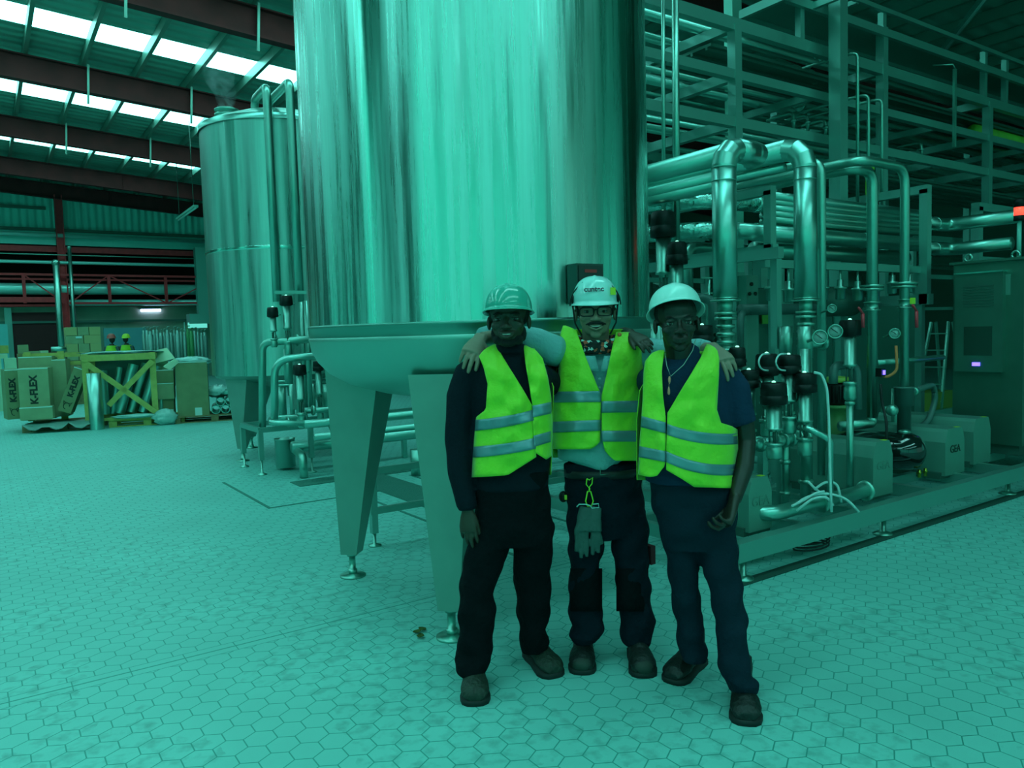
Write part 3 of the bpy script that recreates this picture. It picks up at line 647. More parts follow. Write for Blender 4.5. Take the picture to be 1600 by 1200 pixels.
# bare pipes C, D, E with elbows
def bare(pts, r, label, m_=STEEL, f=.12, fl=(), rf=.1, cl=()):
    t = thing('process_pipe', label, 'pipe', Vector(pts[-1])); m = MB(); m.tube(fil(pts, f), r, 20); m.build('tube', m_, t)
    for z in fl:
        m = MB(); p = Vector(pts[-1]); flange(m, (p.x, p.y, z), rf, t=.022); flange(m, (p.x, p.y, z-.03), rf*.97, t=.02); m.build('flange', STEEL, t)
    for z in cl:
        m = MB(); p = Vector(pts[-1]); m.lathe([(r*1.05, -.04), (r*1.5, -.04), (r*1.5, -.03), (r*1.15, -.03), (r*1.15, .03), (r*1.5, .03), (r*1.5, .04), (r*1.05, .04)], (p.x, p.y, z), n=20); m.build('coupling', STEEL, t)
    return t
Y = 3.75; c = at(1283, 250, 'Y', Y); zC = c.z
bare([(c.x, 6.5, zC), (c.x, Y, zC), (c.x, Y, SB+.1)], .036, 'bare steel pipe hugging the right side of the jacketed pair')
Y = 3.85; c = at(1363, 268, 'Y', Y); c0 = at(1345, 258, 'Y', Y)
zD = at(1363, 447, 'Y', Y).z; zb = at(1363, 652, 'Y', Y).z
bare([(c0.x-.12, 6.8, c.z), (c0.x-.12, Y, c.z), (c.x, Y, c.z), (c.x, Y, zb)], .047, 'steel pipe bending down with a flange at mid height, left of the flanged pair', f=.13, fl=(zD,), cl=(zD-.18,))
e = at(1305, 655, 'Y', 4.0); m = MB(); m.tube(fil([(c.x, Y, zb), (c.x, Y, zb-.05), (e.x, 3.95, zb-.06)], .08), .045, 16); one(m, 'pipe_elbow', STEEL, 'bent pipe joining the green pump to the flanged upright pipe', 'pipe')
Y = 3.7; c = at(1414, 262, 'Y', Y); c0 = at(1345, 240, 'Y', Y); zE = at(1414, 443, 'Y', Y).z
bare([(c0.x, 6.8, c.z), (c0.x, Y, c.z), (c.x, Y, c.z), (c.x, Y, SB)], .04, 'longest bare steel pipe bending down in front of all others, right of the flanged pair', f=.16, fl=(zE,), cl=(zE-.18,), rf=.11)
z1, z2 = at(1412, 607, 'Y', Y).z, at(1412, 634, 'Y', Y).z
m = MB(); m.lathe([(.02, SB), (.058, SB), (.058, z2), (.082, z2+.002), (.082, z1), (.09, z1+.004), (.09, z1+.015), (.045, z1+.016)], (c.x, Y, 0), n=24); m.bx(c.x+.06, c.x+.1, Y-.04, Y+.02, SB, z2-.3); one(m, 'pipe_socket', PVC, 'fat socket round the foot of the longest bare pipe', 'pipe')
m = MB(); p = Vector((c.x, Y, z1-.05)); m.tube([p, p+Vector((.28, .06, 0))], .032, 14); m.lathe([(.036, 0), (.045, .01), (.045, .05), (.02, .055)], p+Vector((.27, .06, 0)), (1, .2, 0), 18); one(m, 'side_branch', STEEL, 'short branch with black cap at the right of the fat pipe socket', 'fitting')
hp = [p+Vector((.36, .1, 0)), p+Vector((.80, .14, .03)), p+Vector((.86, .15, -.12)), p+Vector((.72, .15, -.36)), p+Vector((.45, .2, -.37))]
m = MB(); m.tube(fil(hp, .14), .028, 12); one(m, 'curved_hose', PVC, 'thick grey hose curling down beside the fat pipe socket', 'hose')
bare([tuple(p+Vector((.3, .25, .02))), tuple(p+Vector((.3, .25, -.5)))], .035, 'short upright pipe behind the fat pipe socket')
# horizontal tie pipe between the two flanged pipes
a = at(1370, 567, 'Y', 3.9); m = MB(); m.tube([a, a+Vector((1.2, 0, 0))], .028, 12); one(m, 'tie_pipe', STEEL, 'level pipe crossing behind the two flanged uprights at mid height', 'pipe')

# tube bundle of the heat exchanger between two gallows frames
tb_ = thing('heat_exchanger', 'heat exchanger of stacked horizontal steel tubes behind the upright pipes', 'exchanger', (6.5, 4.6, 2.2))
Yb = 4.5
xa, xb = at(1205, 300, 'Y', Yb).x, at(1442, 340, 'Y', Yb).x
z0 = at(1300, 318, 'Y', Yb).z; z1 = at(1300, 352, 'Y', Yb).z
for i in range(5):
    for j in range(2):
        m = MB(); z = z0+(z1-z0)*i/4; m.tube([(xa+.02, Yb+.12*j, z), (xb-.02, Yb+.12*j, z)], (.045 if i == 0 else .032), 14); m.build('tube', FOIL if i in (0, 2) else STEEL, tb_)
zl = at(1300, 372, 'Y', Yb).z; zm = at(1300, 392, 'Y', Yb).z
m = MB(); m.tube([(xa-.5, Yb, zl), (xb, Yb, zl)], .075, 20); m.build('lower_shell', FOIL, tb_)
m = MB(); m.tube([(xa, Yb+.2, zm), (xb, Yb+.2, zm)], .075, 20); m.build('rear_shell', STEEL, tb_)
m = MB()
for x in (xa+.7, xa+1.5): 
    m.lathe([(.078, -.01), (.084, 0), (.078, .01)], (x, Yb, zl), (1, 0, 0), 20)
m.build('shell_band', FOIL, tb_)
def gallows(x, y0, y1, zt_, zb_, w, label, low=True):
    t = thing('gallows_frame', label, 'frame', (x, y0, zb_))
    m = MB(); m.bar((x, y0, zb_), (x, y0, zt_), w); m.build('post', FRAME, t)
    m = MB(); m.bar((x, y1, SB), (x, y1, zt_), w); m.build('post', FRAME, t)
    m = MB(); m.bar((x, y0-w/2, zt_), (x, y1+w/2, zt_), w); m.build('cross_bar', FRAME, t)
    if low:
        m = MB(); m.bar((x, y0-w*.8, zb_+.05), (x, y1, zb_+.05), w, w*1.3); m.build('bracket', FRAME, t)
xr = at(1446, 300, 'Y', 4.2).x
gallows(xr, 4.2, 5.4, at(1446, 296, 'Y', 4.2).z, at(1446, 475, 'Y', 4.2).z, .085, 'right-hand gallows frame holding the heat exchanger tubes')
xl = at(1203, 380, 'Y', 4.25).x
gallows(xl, 4.25, 5.4, at(1203, 298, 'Y', 4.25).z, at(1203, 400, 'Y', 4.25).z, .075, 'left-hand gallows frame holding the heat exchanger tubes')
m = MB(); a = at(1300, 416, 'Y', 4.25); m.bar((xl-.1, 4.25, a.z), (xr, 4.25, a.z), .05, .07); m.bar((xl+.05, 4.25, a.z), (xl+.05, 4.25, SB), .07); m.bar((xr, 4.25, a.z), (xr, 4.25, SB), .07); one(m, 'support_rail', FRAME, 'level steel rail under the heat exchanger tubes with posts to the skid', 'rail')
a = at(1190, 398, 'X', 5.35); m = MB(); m.bar((5.35, 3.9, a.z), (5.35, 6.2, a.z), .07, .09); m.bar((5.35, 6.1, SB), (5.35, 6.1, a.z), .07); one(m, 'cantilever_arm', FRAME, 'dark steel arm with square end pointing at us behind the left tall pipe', 'arm')
# crumpled foil elbows left of the bundle and pipes leaving at the right
for i, (px, py, r) in enumerate(((1180, 318, .075), (1180, 362, .075))):
    c = at(px, py, 'Y', 4.6); m = MB(); e = (c.x-.55, c.y+.05, c.z)
    m.tube(fil([(c.x-1.2, 7, c.z), (c.x-.75, 4.7, c.z), (c.x+.15, 4.6, c.z)], .5, 8), r, 18)
    one(m, 'foil_bend', CRUMP, 'bent pipe wrapped in crumpled foil, %s of two beside the left tall pipe' % ('upper' if i == 0 else 'lower'), 'pipe')
    m = MB(); m.lathe([(r, -.06), (r*1.08, -.05), (r*1.08, .05), (r, .06)], (c.x+.05, 4.6, c.z), (1, .0, 0), 20); one(m, 'foil_collar', CRUMP, 'foil collar where the %s crumpled bend meets the exchanger' % ('upper' if i == 0 else 'lower'), 'fitting')
for i, (px, py, qx, qy, r) in enumerate(((1462, 350, 1562, 326, .075), (1462, 389, 1550, 371, .07))):
    c = at(px, py, 'Y', 4.5); q = at(qx, qy, 'X', c.x+.25); m = MB()
    m.tube(fil([(c.x-.3, 4.5, c.z), (c.x+.25, 4.5, c.z), (c.x+.25, q.y-.2, c.z)], .14), r, 18); m.lathe([(r, -.015), (r*1.1, 0), (r, .015)], (c.x-.02, 4.5, c.z), (1, 0, 0), 20)
    one(m, 'jacketed_branch', FOIL, 'foil-jacketed pipe coming towards us right of the exchanger, %s of two' % ('upper' if i == 0 else 'lower'), 'pipe')

# steel pipe-rack above: front plane Yr
Yr = 5.2
XA, XBE = 4.0, 16.0
def zat(px, py, Y=Yr): return at(px, py, 'Y', Y).z
zb1, zb2, zb3 = zat(1148, 40), zat(1148, 118), zat(1148, 192)
rk = thing('pipe_rack', 'tall welded steel pipe rack filling the upper right behind the skid', 'rack', (8, Yr, 2))
for z, h in ((zb1, .12), (zb2, .09), (zb3, .10)):
    for y in (Yr, Yr+1.5):
        m = MB(); m.bar((XA, y, z), (XBE, y, z), .08, h); m.build('long_beam', FRAME, rk)
xs_ = [at(1148, 100, 'Y', Yr).x]; stp = at(1378, 150, 'Y', Yr).x-xs_[0]
xs_ = [xs_[0]-stp]+[xs_[0]+stp*k for k in range(4)]
for i, x in enumerate(xs_):
    m = MB(); ztop = zb1+(.0 if i != 2 else .5); m.bar((x, Yr, zb3-.55 if i else SB), (x, Yr, ztop), .10); m.build('post', FRAME, rk)
    m = MB(); m.bar((x, Yr+1.5, 0), (x, Yr+1.5, zb1), .10); m.build('post', FRAME, rk)
    for z in (zb1, zb2, zb3):
        m = MB(); m.bar((x, Yr, z), (x, Yr+1.5, z), .08, .10); m.build('cross_beam', FRAME, rk)
for k in range(4):
    x = xs_[k]+stp*.5
    for z in (zb2, zb3):
        m = MB(); m.bar((x, Yr, z), (x, Yr+1.5, z), .07, .08); m.build('cross_beam', FRAME, rk)
# rising column above the first bay
a = at(1145, 30, 'Y', 5.9); m = MB(); m.bar((a.x, 5.9, 0), (a.x, 5.9, zr(a.x)-.3), .16, .12); one(m, 'steel_column', mat('bright_column', (.3, .72, .62), .35, .8), 'bright steel column rising to the roof just right of the big tank', 'column')
# front post with rack foot
Yp = 4.98; a = at(1310, 310, 'Y', Yp); m = MB()
m.bar((a.x, Yp, 0), (a.x, Yp, 6.6), .14, .14); one(m, 'steel_column', FRAME, 'broad steel column standing in front of the pipe rack, running out of the top', 'column')
# walkway tray with perforated floor above the rack
zt0 = zb1+.42; perf = mat('perforated_plate', (.12, .3, .26), .35, .8, bump=1, bscale=90)
wk = thing('walkway', 'perforated steel walkway with side rails on top of the pipe rack', 'walkway', (9, Yr, zt0))
xw0 = at(1218, 40, 'Y', Yr+.0).x
m = MB(); m.bx(xw0, XBE, Yr-.05, Yr+.5, zt0, zt0+.02); m.build('deck', perf, wk)
m = MB()
for y in (Yr-.05, Yr+.5): m.bar((xw0, y, zt0), (XBE, y, zt0), .05, .09)
m.bar((xw0, Yr-.05, zt0), (xw0, Yr+.5, zt0), .05, .09); m.build('edge_beam', FRAME, wk)
m = MB(); m.bar((xw0+.02, Yr-.05, zt0+.0), (xw0+.02, Yr-1.1, zt0+.0), .12, .07); m.bar((xw0+.5, Yr-.05, zt0), (xw0+.5, Yr-1.1, zt0), .05, .07); m.build('outrigger', FRAME, wk)
for x in (xw0+.35, xs_[2], xs_[2]+stp*.95, xs_[3]+.5):
    m = MB(); m.bar((x, Yr, zb1), (x, Yr, zt0+.25), .07); m.build('stanchion', FRAME, wk)
m = MB(); m.bar((xs_[2]-1, Yr-.05, zt0+.26), (XBE, Yr-.05, zt0+.26), .04, .05); m.bar((xs_[2]-.6, Yr-.05, zt0+.24), (xs_[2]-.6, Yr+.5, zt0+.24), .05); m.build('guard_rail', FRAME, wk)
# pipes carried by the rack
rr_ = random.Random(5)
spec = []
for lvl, z in ((0, zb1), (1, zb2), (2, zb3)):
    for k in range(5):
        spec.append((z+.05+rr_.choice((.03, .05, .1)), Yr+.22+k*.27+rr_.uniform(-.03, .03), rr_.choice((.02, .03, .035, .05, .055))))
wd = ['front', 'second', 'middle', 'fourth', 'rear']; lv = ['top', 'middle', 'bottom']
for i, (z, y, r) in enumerate(spec):
    x0 = XA+rr_.uniform(-.2, .6); x1 = XBE-rr_.uniform(0, 1)
    m = MB(); m.tube([(x0, y, z), (x1, y, z)], r, 12)
    one(m, 'rack_pipe', (STEEL, FOIL)[i % 2], 'pipe lying lengthwise on the %s level of the pipe rack, %s of its row' % (lv[i//5], wd[i % 5]), 'pipe', 'pipes on the pipe rack')
# trays with ribbed undersides in the rack
for i, (z, y) in enumerate(((zb1-.1, Yr+.75), (zb3-.12, Yr+.9))):
    m = MB(); m.bx(xs_[1] if i == 0 else xs_[2], XBE, y-.45, y+.45, z, z+.03)
    for k in range(5): m.bx(xs_[1] if i == 0 else xs_[2], XBE, y-.4+k*.2, y-.37+k*.2, z-.03, z)
    one(m, 'cable_tray', mat('tray_steel', (.10, .24, .20), .4, .7), 'wide ribbed cable tray hung inside the %s of the pipe rack' % ('top' if i == 0 else 'bottom'), 'tray')
# slim hooked tubes in front of the column
for i, (px, py, Yh, dx) in enumerate(((1340, 82, 4.9, .5), (1357, 148, 4.9, .35), (1378, 155, 4.9, .5))):
    a = at(px, py, 'Y', Yh); zb_ = at(px, 315, 'Y', Yh).z
    m = MB(); m.tube(fil([(a.x-.06, Yh+1.3, a.z+.02), (a.x-.05, Yh+.12, a.z), (a.x, Yh, a.z), (a.x, Yh, zb_-.35)], .09), .018, 10)
    one(m, 'hooked_tube', STEEL, 'slim hooked tube right of the broad column, %s of three' % ('tallest' if i == 0 else ('middle' if i == 1 else 'rightmost')), 'pipe')
a = at(1492, 108, 'Y', 5.0); m = MB(); m.bar((a.x, 5.0, at(1492, 230, 'Y', 5.0).z), (a.x, 5.0, a.z), .045, .03); m.tube([(a.x, 5, a.z), (a.x-.05, 5, a.z+.05), (a.x-.15, 5.2, a.z+.08)], .012, 6); one(m, 'conduit', STEEL, 'upright square conduit fixed across the front of the pipe rack at the right', 'conduit')
# green jacketed pipe at the right edge
a = at(1520, 205, 'Y', 5.6); m = MB(); m.tube([(a.x, 5.6, a.z), (XBE+2, 5.6, a.z)], .10, 18)
for k in range(8): m.lathe([(.10, -.012), (.106, 0), (.10, .012)], (a.x+.1+k*.75, 5.6, a.z), (1, 0, 0), 18)
one(m, 'green_pipe', LIME, 'lime green jacketed pipe leaving the rack at the right edge', 'pipe')
a = at(1376, 252, 'Y', 5.0); m = MB(); m.bar((a.x, 5.13, a.z), (a.x, 5.13, at(1376, 318, 'Y', 5.0).z), .16, .02); one(m, 'green_strip', LIME, 'narrow upright lime green strip behind the flanged pipes', 'panel')
# small hook pipes, valves clusters inside the rack
for i, (px, py, Yh) in enumerate(((1240, 175, 5.6), (1262, 178, 5.7), (1290, 186, 5.6), (1440, 222, 5.5))):
    a = at(px, py, 'Y', Yh); m = MB(); m.tube(fil([a+Vector((0, .0, -.2)), a, a+Vector((.0, .35, 0)), a+Vector((.5, .35, .02))], .08), .02, 10); clamp(m, a+Vector((0, 0, -.1)), .025, (0, 0, 1))
    one(m, 'small_bend', STEEL, 'small bent pipe inside the rack, %s' % ['left of the broad column, lowest', 'second from the left by the broad column', 'touching the broad column', 'above the jacketed branches at the right'][i], 'pipe')
for i, (px, py) in enumerate(((1265, 118), (1277, 92), (1250, 165))):
    a = at(px, py, 'Y', 5.7); m = MB(); m.lathe([(.03, -.12), (.06, -.11), (.06, -.08), (.04, -.07), (.04, -.02), (.07, -.01), (.07, .02), (.04, .03), (.04, .1), (.06, .11), (.06, .14)], a, (.9, .1, -.15), 16); m.tube([a, a+Vector((0, 0, .12))], .012, 6); m.box(a+Vector((0, 0, .12)), (.1, .02, .015))
    one(m, 'inline_valve', STEEL, 'small hand valve on a rack pipe, %s' % ['nearest the broad column in the middle bay', 'high under the walkway', 'low by the small bends'][i], 'valve')
# second bay of frames further right and behind
for i, (x, y) in enumerate(((10.4, 4.7), (13.0, 6.9), (10.5, 8.3), (7.6, 8.6))):
    t = thing('portal_frame', ['steel portal frame beside the cabinet at the right edge', 'steel portal frame deep behind the cabinet', 'steel portal frame behind the ladder', 'steel portal frame far behind the heat exchanger'][i], 'frame', (x, y, 0))
    m = MB(); m.bar((x, y, 0), (x, y, 3.0), .1); m.build('post', FRAME, t); m = MB(); m.bar((x+2.2, y, 0), (x+2.2, y, 3.0), .1); m.build('post', FRAME, t)
    m = MB(); m.bar((x-.05, y, 3.0), (x+2.25, y, 3.0), .1); m.build('top_bar', FRAME, t)
    m = MB(); m.bar((x, y, 2.35), (x+2.2, y, 2.35), .07); m.bar((x, y, 1.8), (x+2.2, y, 1.8), .05); m.build('shelf_bar', FRAME, t)
for i in range(14):
    x0 = 8+rr_.uniform(0, 1.5); y = 7.2+i*.42; z = rr_.choice((1.2, 1.9, 2.3, 2.55, 2.8, 3.1, 3.4, 3.9)); r = rr_.choice((.03, .05, .07, .09))
    m = MB(); m.tube(fil([(x0, y, z-1), (x0, y, z), (x0+9, y, z)], .2), r, 12); m.tube([(x0+4, y, 0), (x0+4, y, z)], .02, 8); m.tube([(x0, y, 0), (x0, y, z-1)], r, 12)
    one(m, 'rear_pipe', FOIL if i % 2 else STEEL, 'dim pipe run in the plant behind the rack, row %s from the front' % ['one', 'two', 'three', 'four', 'five', 'six', 'seven', 'eight', 'nine', 'ten', 'eleven', 'twelve', 'thirteen', 'fourteen'][i], 'pipe', 'dim pipe runs behind the rack')
for i in range(10):
    x = 6.5+i*1.15; y = 10.5+(i % 3)*.8; m = MB(); m.lathe([(.35, 0), (.4, .03), (.4, 2.2+.3*(i % 2)), (.3, 2.45+.3*(i % 2)), (.05, 2.55+.3*(i % 2))], (x, y, 0), n=24)
    one(m, 'buffer_vessel', mat('dim_vessel', (.12, .3, .25), .4, .8), 'upright steel vessel in the dim plant behind the skid, %s along the row' % ['first', 'second', 'third', 'fourth', 'fifth', 'sixth', 'seventh', 'eighth', 'ninth', 'tenth'][i], 'vessel', 'vessels behind the skid')
# dark machine bodies behind the uprights
def body(px0, py0, px1, py1, Y, dY, m_, name, label, cat):
    a, b = at(px0, py0, 'Y', Y), at(px1, py1, 'Y', Y); m = MB(); m.bx(a.x, b.x, Y, Y+dY, min(b.z, a.z), max(a.z, b.z)); return one(m, name, m_, label, cat), a, b
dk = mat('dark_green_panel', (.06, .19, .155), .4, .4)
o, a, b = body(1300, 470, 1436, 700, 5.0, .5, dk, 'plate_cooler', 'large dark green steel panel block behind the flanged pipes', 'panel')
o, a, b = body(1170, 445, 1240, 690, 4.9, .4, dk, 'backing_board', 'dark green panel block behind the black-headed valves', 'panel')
t = thing('control_box', 'narrow grey control box with three round holes behind the left tall pipe', 'box', at(1175, 560, 'Y', 4.7))
a, b = at(1166, 430, 'Y', 4.7), at(1186, 580, 'Y', 4.7); m = MB(); m.bx(a.x, b.x, 4.7, 4.92, b.z, a.z); m.build('housing', COVER, t)
for px, py in ((1174, 444), (1171, 459), (1180, 459)):
    q = at(px, py, 'Y', 4.695); m = MB(); m.lathe([(.018, 0), (.018, .01)], q, (0, -1, 0), 14); m.build('hole', INK, t)
for i, (x0, y0, x1, y1) in enumerate(((1189, 405, 1201, 450), (1150, 425, 1165, 520), (1217, 412, 1240, 520), (1226, 415, 1232, 440))):
    a, b = at(x0, y0, 'Y', 4.8), at(x1, y1, 'Y', 4.8); m = MB(); m.bx(a.x, b.x, 4.8, 4.9, b.z, a.z); one(m, 'mounting_plate', FRAME, 'grey mounting plate behind the jacketed pair, %s' % ['short and hanging from the rail', 'left of the control box', 'wide, right of the thin post', 'thin bright sliver'][i], 'plate')
m = MB(); a = at(1157, 484, 'Y', 4.5); m.tube([a, a+Vector((1.1, 0, 0))], .05, 14); one(m, 'dark_pipe', PVC, 'level dark pipe between the two tall jacketed pipes at hat height', 'pipe')
m = MB(); m.tube(fil([at(1157, 560, 'Y', 4.4), at(1157, 490, 'Y', 4.4), at(1170, 487, 'Y', 4.5)], .1), .03, 12); one(m, 'dark_pipe', PVC, 'dark bent pipe dropping beside the control box', 'pipe')
m = MB(); a = at(1212, 390, 'Y', 4.1); m.bar((a.x, 4.1, at(1212, 545, 'Y', 4.1).z), (a.x, 4.1, a.z), .065); m.bar((a.x, 4.1, SB), (a.x, 4.1, a.z-1), .065); one(m, 'post', FRAME, 'slim steel post between the two tall jacketed pipes', 'post')
a = at(1228, 510, 'Y', 4.0); m = MB(); m.tube([(a.x, 4, at(1228, 560, 'Y', 4.0).z), (a.x, 4, a.z)], .055, 18); m.tube([(a.x, 4, SB), (a.x, 4, a.z-.05)], .025, 10); one(m, 'steel_pot', STEEL, 'short steel cylinder above the upper right valve head', 'cylinder')
m = MB(); a = at(1197, 495, 'Y', 4.85); m.bx(a.x-.07, a.x+.07, 4.84, 4.85, a.z-.07, a.z+.07); one(m, 'warning_sign', mat('green_sign', (.2, .5, .08), .5), 'small square yellow-green warning sign behind the slim post', 'sign')
m = MB(); m.tube([at(1274, 435, 'Y', 3.5), at(1272, 465, 'Y', 3.5)], .01, 8); one(m, 'orange_tag', ORANGE, 'small orange strip on the right tall jacketed pipe', 'tag')
# tee with gauges
c = at(1258, 535, 'Y', 3.5)
t = thing('pipe_tee', 'steel tee with clamped branch pointing right below the right tall pipe', 'fitting', c)
m = MB(); m.tube([c-Vector((0, 0, .12)), c+Vector((0, 0, .12))], .055, 18); m.tube([c, c+Vector((.17, -.05, .0))], .045, 16); m.build('tee', STEEL, t)
m = MB(); clamp(m, c+Vector((.15, -.045, 0)), .048, (1, -.3, 0)); m.build('clamp', STEEL, t)
gauge(1281, 527, 5.45, .055, 'round pressure gauge on the tee, left of the close pair')
gauge(1305, 518, 5.7, .055, 'round pressure gauge with dark bracket, right of the close pair')
gauge(1300, 482, 5.9, .035, 'small pressure gauge above the close pair')
gauge(1398, 521, 6.4, .045, 'pressure gauge on the longest bare pipe')
for i, (px, y0, y1, d) in enumerate(((1402, 545, 585, 6.6),)):
    m = MB(); m.tube(fil([dp(1375, 585, d), dp(1385, 590, d), dp(1402, 580, d), dp(1400, 540, d)], .05), .012, 8); one(m, 'orange_cable', ORANGE, 'orange cable looping behind the longest bare pipe', 'cable')
# red lever handles
for i, (px, y0, y1) in enumerate(((1348, 490, 512), (1432, 486, 512))):
    a, b = dp(px, y0, 6.3), dp(px+.5, y1, 6.3); m = MB(); m.tube([a, b], .014, 8); m.tube([a, a+Vector((-.06, 0, .05))], .01, 8); one(m, 'valve_lever', REDH, 'red valve lever beside the %s' % ('left flanged pipe' if i == 0 else 'right flanged pipe'), 'handle')
m = MB(); q = dp(1426, 470, 6.3); m.box(q, (.05, .02, .05)); one(m, 'yellow_tag', YEL, 'yellow tag above the right red lever', 'tag')
# green pump with black finned motor
c = at(1308, 600, 'Y', 4.15)
t = thing('centrifugal_pump', 'green pump with black finned motor and yellow top ring behind the white hose', 'pump', (c.x, c.y, SB))
z = lambda py: at(1308, py, 'Y', 4.15).z
m = MB(); m.lathe([(.10, z(597)), (.12, z(597)+.002), (.12, z(590)), (.10, z(589)), (.01, z(589)+.01)], (c.x, c.y, 0), n=24); m.build('top_ring', mat('yellow_ring', (.35, .5, .08), .4), t)
m = MB(); m.lathe([(.085, z(632)), (.1, z(630)), (.1, z(600)), (.085, z(598))], (c.x, c.y, 0), n=24)
for k in range(18): 
    a = k*2*PI/18; m.bar((c.x+.11*math.cos(a), c.y+.11*math.sin(a), z(628)), (c.x+.11*math.cos(a), c.y+.11*math.sin(a), z(602)), .012)
m.build('motor', BLACKP, t)
m = MB(); m.lathe([(.13, SB), (.13, SB+.05), (.09, z(690)), (.11, z(680)), (.11, z(662)), (.08, z(655)), (.09, z(640)), (.12, z(637)), (.12, z(633)), (.08, z(632))], (c.x, c.y, 0), n=24); m.build('casing', GREENP, t)
# blue-lit sensor, grey probe pipe etc
a = dp(1381, 582, 6.3); t = thing('flow_sensor', 'small sensor with glowing blue display between the flanged pipes', 'sensor', a)
m = MB(); m.box(a+Vector((0, .03, 0)), (.06, .05, .07)); m.build('housing', BLACKP, t); m = MB(); m.box(a-Vector((-.005, .0, 0)), (.022, .01, .035)); m.build('display', BLUE, t)
m = MB(); m.tube(fil([dp(1302, 600, 6.1), dp(1302, 571, 6.1), dp(1338, 570, 6.2), dp(1340, 640, 6.2)], .09), .035, 14); one(m, 'dark_pipe', PVC, 'dark arched pipe over the green pump', 'pipe')
m = MB(); m.tube([dp(1378, 640, 6.5), dp(1400, 640, 6.5)], .03, 12); m.ell(dp(1394, 641, 6.45), .05); one(m, 'blind_pipe', STEEL, 'short horizontal pipe with shiny round cap behind the fat pipe socket', 'fitting')
m = MB(); m.tube(fil([dp(1376, 600, 6.3), dp(1378, 630, 6.3), dp(1386, 660, 6.2), dp(1384, 700, 6.2)], .1), .011, 8); one(m, 'black_cable', RUBBER, 'black cable hanging behind the middle pump cover', 'cable')
# black-headed valves in front
VL = [(1036, 351, 6.0, 'large black-headed valve beside the tank edge, behind the right helmet', dict(hr=.095, hh=.2, body=.62)),
 (1058, 396, 5.9, 'black-headed valve touching the thick riser above the right helmet', dict(hr=.075, hh=.17, body=.5)),
 (1097, 522, 5.3, 'black-headed valve just right of the right-hand man\'s face', dict(hr=.075, hh=.12, body=.4)),
 (1152, 558, 5.2, 'black-headed valve directly behind the hand on the right shoulder', dict(hr=.055, hh=.13, body=.4)),
 (1170, 592, 5.2, 'dark-headed valve low behind the right-hand sleeve', dict(hr=.07, hh=.12, body=.4)),
 (1198, 570, 5.25, 'black-headed valve, left one of the joined pair', dict(hr=.075, hh=.15, body=.42)),
 (1232, 569, 5.32, 'black-headed valve, right one of the joined pair', dict(hr=.08, hh=.13, body=.42)),
 (1209, 615, 5.08, 'nearest black-headed valve with the broad drum, left of the hose', dict(hr=.084, hh=.145, body=.36)),
 (1257, 598, 5.28, 'black-headed valve with the white hose plugged into it', dict(hr=.078, hh=.135, body=.44)),
 (1328, 513, 6.0, 'black-headed valve standing apart, right of the gauges', dict(hr=.075, hh=.13, body=.5, box=4))]
for px, py, d, l, kw in VL: valve(px, py, d, l, drop=0 if 5.0 < d < 5.35 else SB, **kw)
# air loops on the joined pair
for i, (px, py) in enumerate(((1190, 566), (1217, 566))):
    m = MB(); q = [dp(px+12, py-13, 5.15), dp(px, py-13, 5.1), dp(px-6, py, 5.05), dp(px, py+12, 5.1), dp(px+10, py+13, 5.15)]; m.tube(fil(q, .05), .006, 8); one(m, 'air_hose', WHITEH, 'thin white air loop on the %s of the joined valves' % ('left' if i == 0 else 'right'), 'hose')
# thick risers left of the jacketed pipe, in front of the tank edge
bare([tuple(at(1055, -40, 'Y', 4.3)), tuple(at(1057, 378, 'Y', 4.3))], .028, 'thick straight riser running out of the top beside the tank edge')
bare([tuple(at(1036, -40, 'Y', 4.6)), tuple(at(1037, 334, 'Y', 4.6))], .016, 'thin straight riser running out of the top beside the tank edge')
bare([tuple(at(1058, 415, 'Y', 4.3)), (at(1058, 415, 'Y', 4.3).x, 4.3, SB)], .035, 'steel riser below the black-headed valve above the right helmet')
bare([tuple(at(1026, 470, 'Y', 4.9)), (at(1026, 470, 'Y', 4.9).x, 4.9, SB)], .06, 'broad steel riser just right of the big tank, behind the right helmet')
m = MB(); m.tube(fil([dp(1090, 465, 5.7), dp(1114, 468, 5.6), dp(1114, 520, 5.6)], .12), .035, 12); one(m, 'dark_pipe', PVC, 'dark arched pipe right of the right helmet', 'pipe')
m = MB(); m.tube([dp(1108, 437, 5.8), dp(1107, 500, 5.8)], .012, 8); m.box(dp(1106, 434, 5.8), (.12, .02, .01)); m.box(dp(1106, 458, 5.8), (.1, .02, .01)); one(m, 'probe', STEEL, 'thin probe rod with cross plates left of the left tall jacketed pipe', 'probe')
